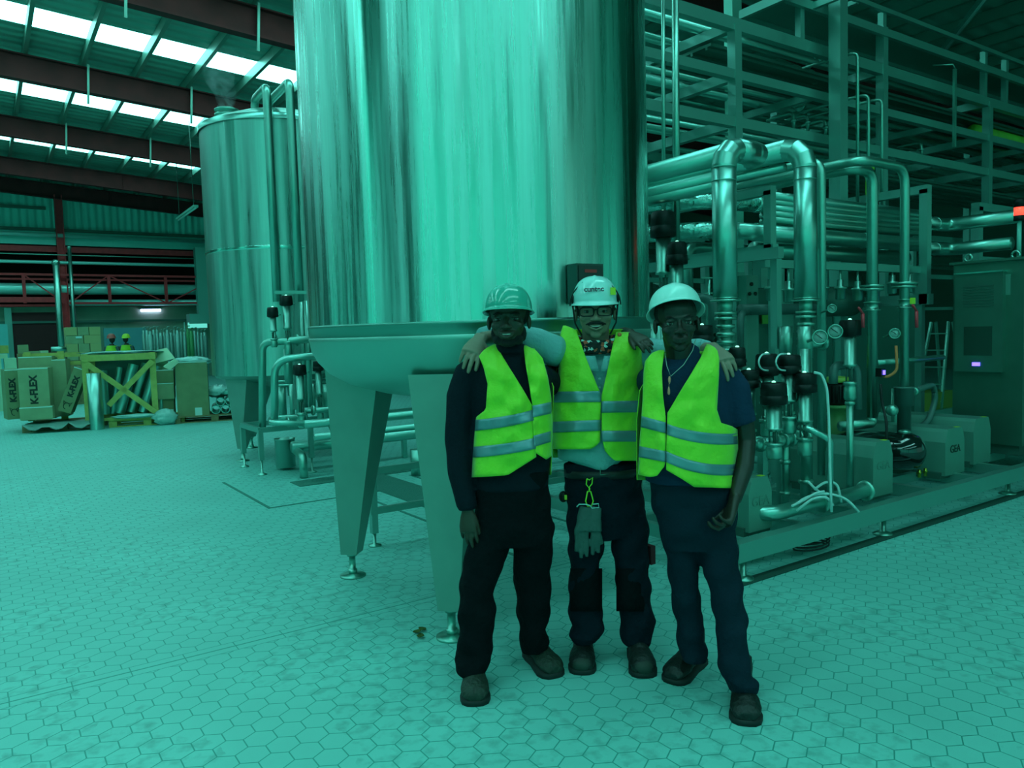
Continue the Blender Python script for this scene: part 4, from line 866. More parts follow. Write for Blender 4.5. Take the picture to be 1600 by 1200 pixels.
# low manifold
Ym = 3.45
a = at(1180, 695, 'Y', Ym); b = at(1262, 684, 'Y', Ym)
t = thing('manifold', 'bright clamped pipe manifold at elbow height beside the right-hand man', 'manifold', a)
m = MB(); m.tube([(a.x, Ym, a.z), (b.x, Ym, a.z)], .038, 18); m.build('pipe', FOIL, t)
for k in range(7):
    m = MB(); clamp(m, (a.x+.05+k*(b.x-a.x-.08)/6, Ym, a.z), .042); m.build('clamp', STEEL, t)
for i, (px, y0, y1, r, Yv, lb) in enumerate(((1258, 545, 790, .04, 3.45, 'upright pipe below the tee, in line with the hose valve'), (1226, 650, 792, .03, 3.5, 'upright pipe under the manifold, second from the right'), (1232, 600, 690, .035, 3.6, 'upright pipe between the joined valves and the manifold'), (1285, 620, 760, .028, 3.9, 'dim upright pipe behind the white hose'), (1205, 640, 700, .05, 3.5, 'fat upright actuator barrel above the manifold'), (1195, 700, 790, .028, 3.8, 'upright pipe under the manifold, behind the man\'s elbow'))):
    p = at(px, y0, 'Y', Yv); m = MB(); m.tube([(p.x, Yv, max(SB, at(px, y1, 'Y', Yv).z)), (p.x, Yv, p.z)], r, 14)
    for k in (.2, .5, .85): clamp(m, (p.x, Yv, p.z-(p.z-max(SB, at(px, y1, 'Y', Yv).z))*k), r, (0, 0, 1))
    one(m, 'riser_pipe', STEEL, lb, 'pipe')
m = MB(); x = at(1222, 720, 'Y', 3.55).x; m.bar((x, 3.55, SB), (x, 3.55, SB+.5), .06); m.bar((x-.25, 3.55, SB+.5), (x+.05, 3.55, SB+.5), .05); m.bar((x-.23, 3.55, SB), (x-.23, 3.55, SB+.5), .05); one(m, 'small_trestle', FRAME, 'small square steel trestle under the manifold', 'trestle')
# bottom header
p = [at(1200, 800, 'Y', 3.2), at(1203, 814, 'Y', 3.2), at(1240, 806, 'Y', 3.2), at(1335, 780, 'Y', 3.3)]
zc = SB+.075
m = MB(); zc += .015; pp = [Vector((p[1].x-.04, 3.55, zc)), Vector((p[1].x+.0, 3.20, zc)), Vector((p[3].x, 3.20, zc))]; m.tube(fil(pp, .12), .050, 18); t = one(m, 'bottom_header', FOIL, 'bright bottom pipe with bent end lying along the skid edge', 'pipe')
for i, x_ in enumerate((pp[2].x-.02, (pp[1].x+pp[2].x)/2)):
    m = MB(); clamp(m, (x_, 3.20, zc), .056); one(m, 'header_clamp', STEEL, 'clamp ring on the bright bottom pipe, %s' % ('at its right end' if i == 0 else 'half way along'), 'clamp')
q = [dp(1258, 668, 5.2), dp(1285, 680, 5.2), dp(1297, 688, 5.2), dp(1297, 782, 5.35)]
m = MB(); m.tube(fil(q, .1), .022, 14); one(m, 'bent_tube', FOIL, 'bright bent tube dropping from the manifold to the bottom pipe', 'pipe')
# white hoses
hz = [([(1272, 582), (1283, 584), (1292, 605), (1295, 650), (1297, 740), (1299, 800)], 4.95, 'white hose arching from the valve head down to the skid edge'),
 ([(1205, 805), (1250, 785), (1275, 770), (1288, 768)], 5.2, 'white hose lying over the bottom pipe, lowest'),
 ([(1225, 800), (1262, 775), (1290, 770), (1322, 778), (1342, 800)], 5.25, 'white hose looping over the bottom pipe to its right end'),
 ([(1272, 765), (1290, 752), (1308, 755), (1315, 785)], 5.3, 'white hose in a short tight loop by the bent tube'),
 ([(1245, 798), (1270, 778), (1292, 776), (1302, 790)], 5.15, 'white hose in front of the other loops on the bottom pipe'),
 ([(1262, 752), (1275, 765), (1285, 772)], 5.3, 'short white hose end poking up behind the loops')]
for q, d, l in hz:
    m = MB(); m.tube(fil([dp(x, y, d) for x, y in q], .15, 8), .009, 8); one(m, 'white_hose', WHITEH, l, 'hose', None)
# coiled cable on the floor under the beam
m = MB(); c = at(1268, 858, 'Z', .02); m.tube([c+Vector((math.cos(k*.35)*(.16+.01*math.sin(k)), math.sin(k*.35)*.09, .01+.0012*k)) for k in range(60)], .006, 6); one(m, 'cable_coil', RUBBER, 'dark cable coiled on the floor under the skid beam', 'cable')
# steel switch cabinet at the right edge
Xc = 8.25; a = at(1490, 418, 'X', Xc); b = at(1597, 401, 'X', Xc); yL, yR, zT = a.y, b.y-.02, (a.z+b.z)/2
cb = thing('switch_cabinet', 'tall stainless steel switch cabinet with raised door panel at the right edge', 'cabinet', (Xc, yR, SB))
CM = mat('cabinet_steel', (.10, .24, .19), .38, .75, var=.05)
m = MB(); m.bx(Xc, Xc+1.1, yR, yL, SB+.1, zT); m.build('body', CM, cb)
m = MB(); m.bx(Xc+.04, Xc+1.06, yR+.04, yL-.04, SB, SB+.1); m.build('plinth', DARKST, cb)
m = MB(); m.bx(Xc-.03, Xc+1.13, yR-.03, yL+.03, zT, zT+.025); m.build('roof_plate', CM, cb)
p0, p1 = at(1490, 430, 'X', Xc-.06), at(1568, 422, 'X', Xc-.06); q0 = at(1492, 580, 'X', Xc-.06)
m = MB(); m.bx(Xc-.07, Xc, p1.y, p0.y-.02, q0.z, p0.z); d_ = m.build('door', mat('door_steel', (.12, .27, .22), .35, .75, var=.05), cb)
m = MB(); m.bx(Xc-.09, Xc, p1.y-.005, p0.y-.015, p0.z, p0.z+.015); m.build('rain_strip', mat('bright_strip', (.5, .9, .85), .15, 1), d_)
m = MB(); zv0, zv1 = at(1530, 478, 'X', Xc-.075).z, at(1530, 447, 'X', Xc-.075).z
for k in range(8): m.bx(Xc-.076, Xc-.07, p1.y+.08, p0.y-.1, zv0+(zv1-zv0)*k/7-.006, zv0+(zv1-zv0)*k/7+.006)
m.build('louvre', DARKST, d_)
m = MB(); m.bx(Xc-.074, Xc-.07, p1.y+.09, p0.y-.11, at(1530, 555, 'X', Xc).z, at(1530, 510, 'X', Xc).z); m.build('window', mat('smoked_panel', (.02, .06, .045), .25), d_)
m = MB(); dsp = at(1525, 569, 'X', Xc-.075); m.box(dsp, (.012, .07, .035)); m.build('display', BLUE, d_)
m = MB(); q = at(1573, 445, 'X', Xc); m.box((Xc-.005, q.y, q.z), (.012, .07, .2)); m.build('hinge_plate', COVER, cb)
for px, py in ((1513, 403), (1587, 398)):
    q = at(px, py, 'X', Xc+.05); m = MB(); m.tube([q+Vector((0, math.cos(k*PI/6)*.035, math.sin(k*PI/6)*.035)) for k in range(13)], .012, 8); m.tube([q-Vector((0, 0, .03)), (q.x, q.y, zT)], .012, 8); m.build('lifting_eye', FOIL, cb)
q = at(1592, 400, 'X', Xc+.2); sl = thing('signal_lamp', 'red lit signal lamp on a pole above the switch cabinet', 'lamp', (q.x, q.y, zT))
q2 = at(1592, 345, 'X', Xc+.2); m = MB(); m.tube([(q.x, q.y, zT), (q.x, q.y, q2.z)], .02, 10); m.build('pole', mat('lamp_pole', (.2, .6, .52), .4), sl)
m = MB(); m.lathe([(.05, 0), (.05, .05)], (q.x, q.y, q2.z), n=18); m.build('housing', BLACKP, sl); m = MB(); m.lathe([(.05, .13), (.05, .2), (.04, .21)], (q.x, q.y, q2.z), n=18); m.build('cap', BLACKP, sl)
m = MB(); m.lathe([(.048, .05), (.048, .13)], (q.x, q.y, q2.z), n=18); m.build('lens', REDL, sl)
# step ladder
A = gr(1452, 668); X0, Y0_, = 10.0, 6.2
ld = thing('step_ladder', 'open aluminium step ladder behind the flanged pipes, left of the cabinet', 'ladder', (X0, Y0_, 0))
top = at(1472, 503, 'Y', 6.2); X0 = top.x; H_ = top.z
for s, nm in ((-.45, 'front_rail'), (.45, 'rear_rail')):
    for dy in (-.22, .22):
        m = MB(); m.bar((X0+s*.15, Y0_+dy*.6, H_), (X0+s*1.1, Y0_+dy, 0), .05, .03); m.build(nm, STEEL, ld)
for k in range(6):
    t_ = (k+.7)/6; m = MB(); xk = X0-.45*(.15+.95*t_); m.bar((xk, Y0_-.22*(.6+.4*t_), H_*(1-t_)), (xk, Y0_+.22*(.6+.4*t_), H_*(1-t_)), .07, .02); m.build('step', STEEL, ld)
# yellow-black bits, hoses by the ladder
o, a, b = body(1456, 614, 1490, 640, 6.0, .4, mat('yellow_green_case', (.14, .22, .03), .5), 'tool_case', 'yellow-green case on the floor behind the curved hose', 'case')
rr_ = random.Random(11)
a_rail = at(1300, 416, 'Y', 4.25).z
for i in range(9):
    px = 1205+i*27; py = 430+rr_.randint(0, 25); q = at(px, py+8, 'Y', 4.25); m = MB(); m.tube([q, (q.x, q.y, a_rail-.03)], .012, 8); m.lathe([(.03, -.1), (.045, -.09), (.045, 0), (.06, .005), (.06, .02), (.03, .03), (.03, .09)], q, n=12)
    one(m, 'instrument', STEEL, 'small steel instrument under the exchanger rail, %s from the left' % ['first', 'second', 'third', 'fourth', 'fifth', 'sixth', 'seventh', 'eighth', 'ninth'][i], 'instrument', 'instruments under the exchanger')
# dark tank behind gauges
q = at(1330, 470, 'Y', 4.7); m = MB(); m.tube([(q.x-.3, 4.86, q.z), (q.x+.25, 4.86, q.z)], .16, 24); one(m, 'filter_housing', DARKST, 'dark round filter housing lying behind the gauges', 'filter')
# ------------------------------------------------------------ goods at the far left
AG = math.radians(-14); E1 = Vector((math.cos(AG), math.sin(AG), 0)); E2 = Vector((-math.sin(AG), math.cos(AG), 0))
RG = Matrix((E1, E2, Vector((0, 0, 1)))).transposed()
O1 = gr(35, 677)
DG = (O1-CAM).dot(FW)
def gp(u, v, z=0): return O1+E1*u+E2*v+Vector((0, 0, z))
def uof(px, py, v):                                  # point on the plane v = const seen at a pixel, as (u, z)
    n = E2; p0 = gp(0, v); d = ray(px, py); t = (p0-CAM).dot(n)/d.dot(n); q = CAM+d*t-O1; return q.dot(E1), q.z
def gbox(mb, u0, u1, v0, v1, z0, z1, ang=0):
    c = gp((u0+u1)/2, (v0+v1)/2, (z0+z1)/2); mb.box(c, (u1-u0, v1-v0, z1-z0), Matrix.Rotation(ang, 3, 'Z') @ RG)
def pallet(u, v, L, Wd, label, m_):
    t = thing('pallet', label, 'pallet', gp(u+L/2, v+Wd/2))
    for vv in (0, Wd/2-.05, Wd-.1):
        for uu in (0, L/2-.07, L-.14):
            m = MB(); gbox(m, u+uu, u+uu+.14, v+vv, v+vv+.1, .02, .11); m.build('block', m_, t)
        m = MB(); gbox(m, u, u+L, v+vv, v+vv+.1, 0, .02); m.build('bottom_board', m_, t)
    for k in range(6):
        m = MB(); gbox(m, u, u+L, v+k*(Wd-.1)/5, v+k*(Wd-.1)/5+.1, .115, .135); m.build('top_board', m_, t)
    return t
pallet(0, 0, 1.35, 1.2, 'long pallet under the lettered cartons at the left', WOODD)
pallet(1.45, 0, 1.35, 1.2, 'pallet under the crossed wooden crate', WOOD)
uP2 = uof(275, 660, 0)[0]
pallet(uP2-.05, -.1, 1.55, 1.0, 'dark pallet under the tall plain carton', WOODD)
def carton(px0, py0, px1, py1, v, dv, label, m_=CARD, name='carton', txt=None, ang=0, z0=None, tsz=.13, tilt=0):
    u0, za = uof(px0, py0, v); u1, zb = uof(px1, py1, v); z0 = max(.137, zb) if z0 is None else z0
    c = gp((u0+u1)/2, v+dv/2, (za+z0)/2); Rr = Matrix.Rotation(ang, 3, 'Z') @ RG
    if tilt: Rr = Rr @ Matrix.Rotation(tilt, 3, 'Y')
    t = thing(name, label, 'box', (c.x, c.y, z0)); m = MB(); s_ = Vector((u1-u0, dv, za-z0)); m.box(c, s_, Rr); m.build('body', m_, t)
    m = MB(); m.box(c+Rr @ Vector((0, -dv/2-.001, s_.z*.5-.012)), (s_.x, .004, .016), Rr); m.build('packing_tape', PAPER, t)
    if txt:
        xd, yd = Rr @ Vector((0, 0, 1)), Rr @ Vector((-1, 0, 0))
        text(txt, c+Rr @ Vector((0, -dv/2-.003, s_.z*.08)), xd, yd, tsz, INK, t, 'lettering', .008)
        cc = c+Rr @ Vector((-.0, -dv/2-.003, -s_.z*.36)); m = MB()
        m.tube([cc+Rr @ Vector((.05*math.cos(a), 0, .06*math.sin(a))) for a in [k*PI/8 for k in range(13)]], .006, 6)
        for q in ((-.05, .05), (.05, .05)): m.tube([cc+Rr @ Vector((q[0], 0, q[1]-.03)), cc+Rr @ Vector((q[0]*1.5, 0, q[1]+.04)), cc+Rr @ Vector((q[0]*.4, 0, q[1]))], .006, 6)
        m.build('printed_logo', INK, t)
    return t
carton(27, 576, 80, 655, .05, .5, 'lettered upright carton in the middle of the left pallet', txt='K-FLEX', tsz=.17)
carton(-2, 578, 26, 655, .15, .5, 'lettered carton at the left picture edge, turned away', txt='K-FLEX', ang=.35, m_=CARDD, tsz=.14)
carton(28, 558, 82, 578, .6, .5, 'carton showing behind and above the lettered upright one', m_=CARD, z0=.2)
carton(80, 562, 108, 650, .45, .5, 'plain carton right of the lettered upright one', m_=CARD)
carton(100, 574, 126, 645, .1, .45, 'leaning lettered carton tilted against the wooden crate', m_=CARDD, txt='K-FLEX', tilt=.38, tsz=.13)
carton(30, 637, 83, 654, -.12, .2, 'low taped carton in front of the lettered upright one', m_=CARD)
# plastic sheet and bag
m = MB(); rows = []
rr_ = random.Random(2)
for i in range(13):
    rows.append([gp(.05+1.3*i/12, -.25+.5*j/7, .15+.02*rr_.random()-(.12*max(0, (2-j)/2)*abs(math.sin(i*.9)))) for j in range(8)])
m.grid(rows, True); o = one(m, 'plastic_sheet', mat('dull_sheet', (.14, .30, .26), .35, bump=.6, bscale=12), 'crumpled grey plastic sheet spilling off the left pallet edge', 'sheet'); sol = o.modifiers.new('s', 'SOLIDIFY'); sol.thickness = .004
def rag(c, rx, ry, rz, label, m_=PLAST, seed=0, name='plastic_film'):
    m = MB(); n, k = 26, 14; rr = []
    for i in range(k+1):
        a = PI*i/k; rr.append([Vector(c)+RG @ Vector((rx*math.sin(a)*math.cos(2*PI*j/n), ry*math.sin(a)*math.sin(2*PI*j/n), rz*math.cos(a)))*(1+.35*noise.noise(Vector((i*.7+seed, j*.6, seed)))) for j in range(n)])
    m.rings(rr); return one(m, name, m_, label, 'film')
# crate
cu0, cz = uof(126, 548, 0); cu1, _ = uof(242, 548, 0); cr = thing('wooden_crate', 'open wooden crate with crossed braces holding steel pipe pieces', 'crate', gp((cu0+cu1)/2, .4, .137))
ct = cz-.09; zb = .137
cv0, cv1 = .0, .85
for u in (cu0, cu1-.11):
    for v in (cv0, cv1):
        m = MB(); gbox(m, u, u+.11, v, v+.035, zb, ct+.02); m.build('post', WOOD, cr)
for v in (cv0, cv1):
    m = MB(); gbox(m, cu0, cu1, v-.03, v, ct-.12, ct); m.build('rail', WOOD, cr)
    m = MB(); gbox(m, cu0+.2, cu1, v-.03, v, zb, zb+.06); m.build('rail', WOOD, cr)
for (ua, za, ub, zb_) in ((cu0+.08, ct-.15, cu1-.05, zb+.12), (cu0+.42, zb+.30, cu1-.05, ct-.15)):
    m = MB(); m.bar(gp(ua, -.05, za), gp(ub, -.05, zb_), .02, .1)
    m.build('brace', WOOD, cr)
for u in (cu0, cu1-.03):
    m = MB(); gbox(m, u, u+.03, cv0, cv1, ct-.1, ct); m.build('side_rail', WOOD, cr)
m = MB(); gbox(m, cu0+.02, cu1-.02, cv1+.035, cv1+.05, zb, ct-.1); m.build('back_board', DARKST, cr)
for i, (a, b, r) in enumerate((((.30, .12), (.30, 1.1), .09), ((.55, .12), (.85, 1.2), .095), ((.75, .12), (1.08, 1.2), .10), ((.98, .12), (1.28, 1.15), .09), ((.42, .12), (.6, 1.15), .06), ((1.2, .12), (1.22, 1.0), .08), ((1.32, .12), (1.34, .95), .05), ((.2, .12), (.32, 1.0), .05))):
    v = .30+.1*(i % 3); p, q = gp(cu0+a[0], v, a[1]+.12), gp(cu0+b[0], v+.05, b[1]); m = MB(); m.tube([p, q], r, 20, cap=False); m.tube([q, p], r*.92, 20, cap=False)
    one(m, 'pipe_piece', FOIL if i % 2 else STEEL, 'steel pipe piece standing inside the wooden crate, %s' % ['far left upright', 'left leaning', 'middle leaning and thickest', 'right leaning', 'thin one left of the leaning three', 'upright at the right side', 'thin upright by the right post', 'thin one by the left post'][i], 'pipe', 'pipe pieces in the crate')
rag(gp((cu0+cu1)/2, .4, ct+.03), .70, .36, .03, 'clear plastic film lying over the top of the wooden crate')
# tall tube standing in front
q = gr(152, 671); q.z = 0; m = MB(); zt_ = at(150, 583, 'Y', q.y).z
m.rings([[q+Vector((math.cos(a)*r, math.sin(a)*r, z)) for a in [2*PI*k/32 for k in range(32)]] for r, z in ((.125, 0), (.125, zt_), (.115, zt_), (.115, 0))], False); one(m, 'pipe_shell', FOIL, 'open metal pipe shell standing on the floor in front of the crate', 'pipe')
# boards, planks behind
u0, z1 = uof(35, 553, .95); u1, _ = uof(125, 553, .95); m = MB(); gbox(m, u0, u1, .95, 1.0, z1-.09, z1); gbox(m, u0, u1, .95, 1.0, z1-.25, z1-.18)
for uu in (u0+.02, (u0+u1)/2+.1): gbox(m, uu, uu+.12, .92, .95, .137, z1+.03)
one(m, 'board_frame', WOOD, 'flat wooden frame edge showing behind the lettered cartons', 'frame')
# right of the crate: opened cartons
carton(241, 560, 262, 583, .5, .4, 'pale carton with open lid flaps behind the crate corner', m_=CARDL, z0=1.0)
m = MB(); a, b, c_, d_ = [gp(*(uof(x, y, .3)[0], .3+v_, uof(x, y, .3)[1])) for x, y, v_ in ((240, 550, .2), (260, 545, .2), (273, 560, 0), (242, 568, 0))]
m.add([a, b, c_, d_]+[p+Vector((0, .02, .02)) for p in (a, b, c_, d_)], [(0, 1, 2, 3), (7, 6, 5, 4), (0, 4, 5, 1), (1, 5, 6, 2), (2, 6, 7, 3), (3, 7, 4, 0)], False)
one(m, 'carton_flap', CARDL, 'bright opened carton lid leaning at the crate corner', 'flap')
carton(243, 578, 272, 598, .25, .5, 'upper of the dark cartons squeezed between crate and tall carton', m_=CARDD, z0=.72)
carton(243, 599, 272, 614, .22, .5, 'middle of the dark cartons between crate and tall carton', m_=CARD, z0=.48)
carton(243, 616, 272, 632, .27, .5, 'lowest of the dark cartons between crate and tall carton', m_=CARDD, z0=.0)
t = carton(273, 566, 328, 657, 0, .7, 'tall plain brown carton with a white label low on its front', m_=CARDD)
u_, z_ = uof(310, 643, -.005); m = MB(); gbox(m, u_-.06, u_+.07, -.012, -.004, z_-.08, z_+.08); m.build('label', PAPER, t)
m = MB(); p = [uof(x, y, -.05) for x, y in ((256, 573), (273, 561), (280, 566), (266, 578))]; q_ = [gp(u, -.05-.1*(i in (0, 3)), z) for i, (u, z) in enumerate(p)]
m.add(q_+[a+Vector((0, .012, .012)) for a in q_], [(0, 1, 2, 3), (7, 6, 5, 4), (0, 4, 5, 1), (1, 5, 6, 2), (2, 6, 7, 3), (3, 7, 4, 0)], False); m.build('open_flap', CARDL, t)
u_, z_ = uof(300, 562, .3); rag(gp(u_, .3, z_-.03), .36, .28, .09, 'clear plastic film bulging out of the tall brown carton', seed=4)
u_, z_ = uof(262, 645, -.1); rag(gp(u_-.05, -.05, .14), .22, .2, .16, 'clear plastic bag on the floor between crate and tall carton', seed=8)
u_, z_ = uof(215, 650, -.05); rag(gp(u_, -.02, .20), .45, .1, .04, 'strip of clear film on the crate pallet edge', seed=12)
# stack of foil-jacketed rolls on the second pallet
pos = []
for r_i, (n_, py) in enumerate(((4, 651), (3, 640))):
    for k in range(n_): pos.append((338+k*15+r_i*7, py))
nm = ['bottom row left', 'bottom row second', 'bottom row third', 'bottom row right', 'top row left', 'top row middle', 'top row right']
for i, (px, py) in enumerate(pos):
    u_, z_ = uof(px, py, .0); z_ = .137+.09 if i < 4 else .137+.09+.155; m = MB(); c = gp(u_, .0, z_); n_ = E2
    m.tube([c, c+n_*.95], .088, 20, cap=False); m.tube([c+n_*.95, c], .074, 18, cap=False); m.lathe([(.088, 0), (.074, 0)], c, n_, 20, cap=False)
    one(m, 'insulation_roll', FOIL, 'foil-wrapped pipe insulation beside the tall carton, %s' % nm[i], 'roll', 'insulation pieces on the dark pallet')
u_, z_ = uof(352, 626, .2); m = MB(); c = gp(u_, .2, .137+.42); m.tube([c-E1*.15, c+E1*.75], .07, 18); one(m, 'insulation_roll', FOIL, 'single shiny roll lying crosswise on top of the insulation pieces', 'roll')
u_, z_ = uof(340, 622, .3); rag(gp(u_, .4, .58), .25, .3, .12, 'clear film draped over the insulation pieces', seed=3)
# background: cartons on the wall side
def bgbox(px0, py0, px1, py1, Y, dY, m_, name, label, cat, grp=None, floor_=False):
    a, b = at(px0, py0, 'Y', Y), at(px1, py1, 'Y', Y); m = MB(); m.bx(a.x, b.x, Y, Y+dY, 0 if floor_ else min(a.z, b.z), max(a.z, b.z)); return one(m, name, m_, label, cat, grp)
Yk = 24.0
zz = [at(130, y, 'Y', Yk).z for y in (511, 524, 538, 552)]; H_ = zz[0]-zz[1]
x0, x1 = at(103, 530, 'Y', Yk).x, at(158, 530, 'Y', Yk).x
names = {0: 'top', 1: 'second', 2: 'third', 3: 'fourth'}
for r_i in range(4):
    n_ = (3, 2, 3, 3)[r_i]; wd = (x1-x0)/n_; zt_ = zz[0]-H_*r_i
    for k in range(n_):
        t = thing('carton', 'pale brown carton in the stack by the red column, %s row, %s' % (names[r_i], ['left', 'middle' if n_ == 3 else 'right', 'right'][k]), 'box', (x0+wd*(k+.5), Yk+.3, zt_-H_), 'stacked cartons by the red column')
        m = MB(); m.bx(x0+wd*k+.008, x0+wd*(k+1)-.008, Yk+.01*((k+r_i) % 2), Yk+.6, zt_-H_+.004, zt_); m.build('body', CARD if (k+r_i) % 2 else mat('cardboard_light', (.38, .40, .18), .85), t)
        if r_i == 1 and k == 0:
            m = MB(); m.bx(x0+wd*.55, x0+wd*.9, Yk-.006, Yk, zt_-H_*.35, zt_-H_*.1); m.build('label', PAPER, t)
m = MB(); m.bx(x0-.1, x1+.1, Yk, Yk+.7, 0, zz[0]-H_*4); one(m, 'pallet_load', WOODD, 'dark pallet load carrying the carton stack by the red column', 'pallet')
bgbox(28, 539, 45, 552, 24.5, .5, CARD, 'carton', 'single small carton in front of the dark red door', 'box')
bgbox(45, 549, 62, 556, 24.5, .5, CARD, 'carton', 'flat carton just left of the carton stack', 'box')
bgbox(63, 548, 76, 556, 24.3, .5, CARDL, 'carton', 'flat pale carton left of the metal sheet roll', 'box')
bgbox(28, 553, 100, 575, 24.0, .8, WOODD, 'low_table', 'low wooden stand under the small far cartons', 'table', None, True)
bgbox(-40, 555, 12, 560, 23.5, .6, CARDL, 'white_pack', 'low white wrapped packs at the left picture edge', 'pack')
bgbox(-40, 560, 3, 580, 23.4, .6, CARDL, 'white_pack', 'white wrapped pack at the left edge, left of the joined pair', 'pack', None, True)
bgbox(6, 560, 27, 580, 23.4, .6, CARDL, 'white_pack', 'white wrapped pack next to the left picture edge', 'pack', None, True)
bgbox(-5, 540, 14, 552, 25, .5, WOOD, 'carton', 'small brown carton at the very left picture edge', 'box')
bgbox(-30, 507, 14, 545, 33, .3, mat('pale_blue_panel', (.12, .50, .50), .6), 'notice_board', 'pale teal board at the left edge beside the door', 'board', None, True)
a = at(80, 546, 'Y', 24); m = MB(); m.tube([a, a+Vector((.35, 0, 0))], .07, 16); one(m, 'metal_roll', FOIL, 'short shiny metal roll standing out in front of the red door', 'roll')
bgbox(162, 513, 230, 560, 36, .2, mat('blue_grey_shutter', (.10, .36, .40), .6), 'shutter', 'blue-grey shutter low on the back wall behind the two workers', 'shutter', None, True)
bgbox(288, 503, 292, 560, 30, .1, mat('pale_post', (.3, .75, .68), .5), 'frame_post', 'pale upright post left of the bright window by the small tank', 'frame', None, True)
bgbox(294, 504, 324, 512, 37.5, .1, mat('lit_opening', (.3, .8, .7), .5, emit=.7, ecol=(.2, 1, .85)), 'lit_window', 'bright window strip behind the standing steel pipes', 'window')
# standing pipe spools
rr_ = random.Random(9)
od = ['first', 'second', 'third', 'fourth', 'fifth', 'sixth', 'seventh', 'eighth', 'ninth', 'tenth', 'eleventh', 'twelfth', 'thirteenth', 'fourteenth', 'fifteenth', 'sixteenth', 'seventeenth', 'eighteenth', 'nineteenth', 'twentieth']
SPG = mat('spool_steel', (.18, .38, .34), .45, .6); SPD = mat('spool_green', (.04, .28, .10), .5, .2)
for i in range(19):
    px = 226+i*5.3; Y = 27+rr_.uniform(-.8, .8); q = at(px, 548, 'Y', Y); zt_ = at(px, 517+rr_.uniform(-3, 3), 'Y', Y).z; x = q.x
    t = thing('valve_assembly', 'upright steel valve assembly in the packed row beyond the crate, %s from the left' % od[i], 'valve', (x, Y, 0), 'valve assemblies stored upright')
    r = rr_.choice((.05, .07, .08)); m = MB(); m.lathe([(.03, .0), (.03, .45), (r, .5), (r, zt_-.12), (r*.6, zt_-.1), (r*.6, zt_)], (x, Y, 0), n=12); m.tube(fil([(x, Y, zt_-.05), (x, Y, zt_+.1), (x+.08, Y, zt_+.1)], .04), .015, 8); m.build('barrel', SPD if i in (13, 14) else SPG, t)
    m = MB(); z_ = .95+rr_.uniform(-.05, .05); m.lathe([(r, -.02), (r*1.7, -.015), (r*1.7, .015), (r, .02)], (x, Y, z_), n=12); m.bar((x-.12, Y-.08, z_), (x+.12, Y-.08, z_), .02, .02); m.build('clamp', FOIL, t)
# the two far workers
def far_worker(px, d, hat, label, facing):
    p = dp(px, 545, d); x, y = p.x, p.y; t = thing('person', label, 'person', (x, y, 0)); top = dp(px, 521, d).z
    rgt = RH_; s = top/1.80
    def q(a, b, z): return Vector((x, y, 0))+rgt*a+FHW*b+Vector((0, 0, z*s))
    m = MB(); m.ell(q(.02*facing, 0, 1.63), (.085, .1, .12)); m.tube([q(0, .01, 1.5), q(0, .02, 1.35)], .06, 12); m.tube([q(0, .0, 1.5), q(0, 0, 1.2), q(0, 0, .9)], [.07, .12, .12], 14)
    for k in (-1, 1):
        m.tube([q(k*.2, 0, 1.40), q(k*.26, .0, 1.15), q(k*.22, -.18, .98)], [.045, .04, .03], 10); m.ell(q(k*.2, -.22, .97), (.04, .05, .03)); m.tube([q(k*.09, 0, .9), q(k*.11, 0, .5), q(k*.11, 0, .08)], [.08, .06, .045], 10)
    bake(m, 'body', SKL_, t, .012, 2)
    m = MB(); m.tube([q(0, 0, 1.46), q(0, 0, 1.2), q(0, 0, .92)], [.13, .165, .16], 16, flat=1.15)
    for k in (-1, 1): m.tube([q(k*.16, 0, 1.42), q(k*.245, .0, 1.16)], [.065, .055], 12)
    bake(m, 'jacket', mat('grey_jacket', (.05, .12, .12), .8), t, .015, 2)
    m = MB(); m.tube([q(0, 0, 1.45), q(0, 0, 1.3), q(0, 0, 1.0)], [.14, .185, .185], 20, cap=False, flat=1.1); m.build('safety_vest', VESTF, t)
    m = MB(); m.tube([q(0, 0, .95), q(0, 0, .85)], .15, 14)
    for k in (-1, 1): m.tube([q(k*.09, 0, .9), q(k*.11, 0, .5), q(k*.11, 0, .05)], [.10, .08, .065], 12)
    bake(m, 'trousers', mat('dark_trousers', (.01, .02, .025), .8), t, .015, 2)
    m = MB(); m.lathe([(.15, 0), (.125, .015), (.12, .06), (.095, .115), (.05, .145), (.005, .15)], q(0, 0, 1.66), n=20); m.ell(q(0, -.1, 1.66), (.08, .07, .012)); m.build('hard_hat', hat, t)
    for k in (-1, 1):
        m = MB(); m.ell(q(k*.11, -.06, .05), (.05, .13, .05)); m.build('boot', RUBBER, t)
    return t
RH_ = Vector((RT.x, RT.y, 0)).normalized(); FHW = Vector((FW.x, FW.y, 0)).normalized()
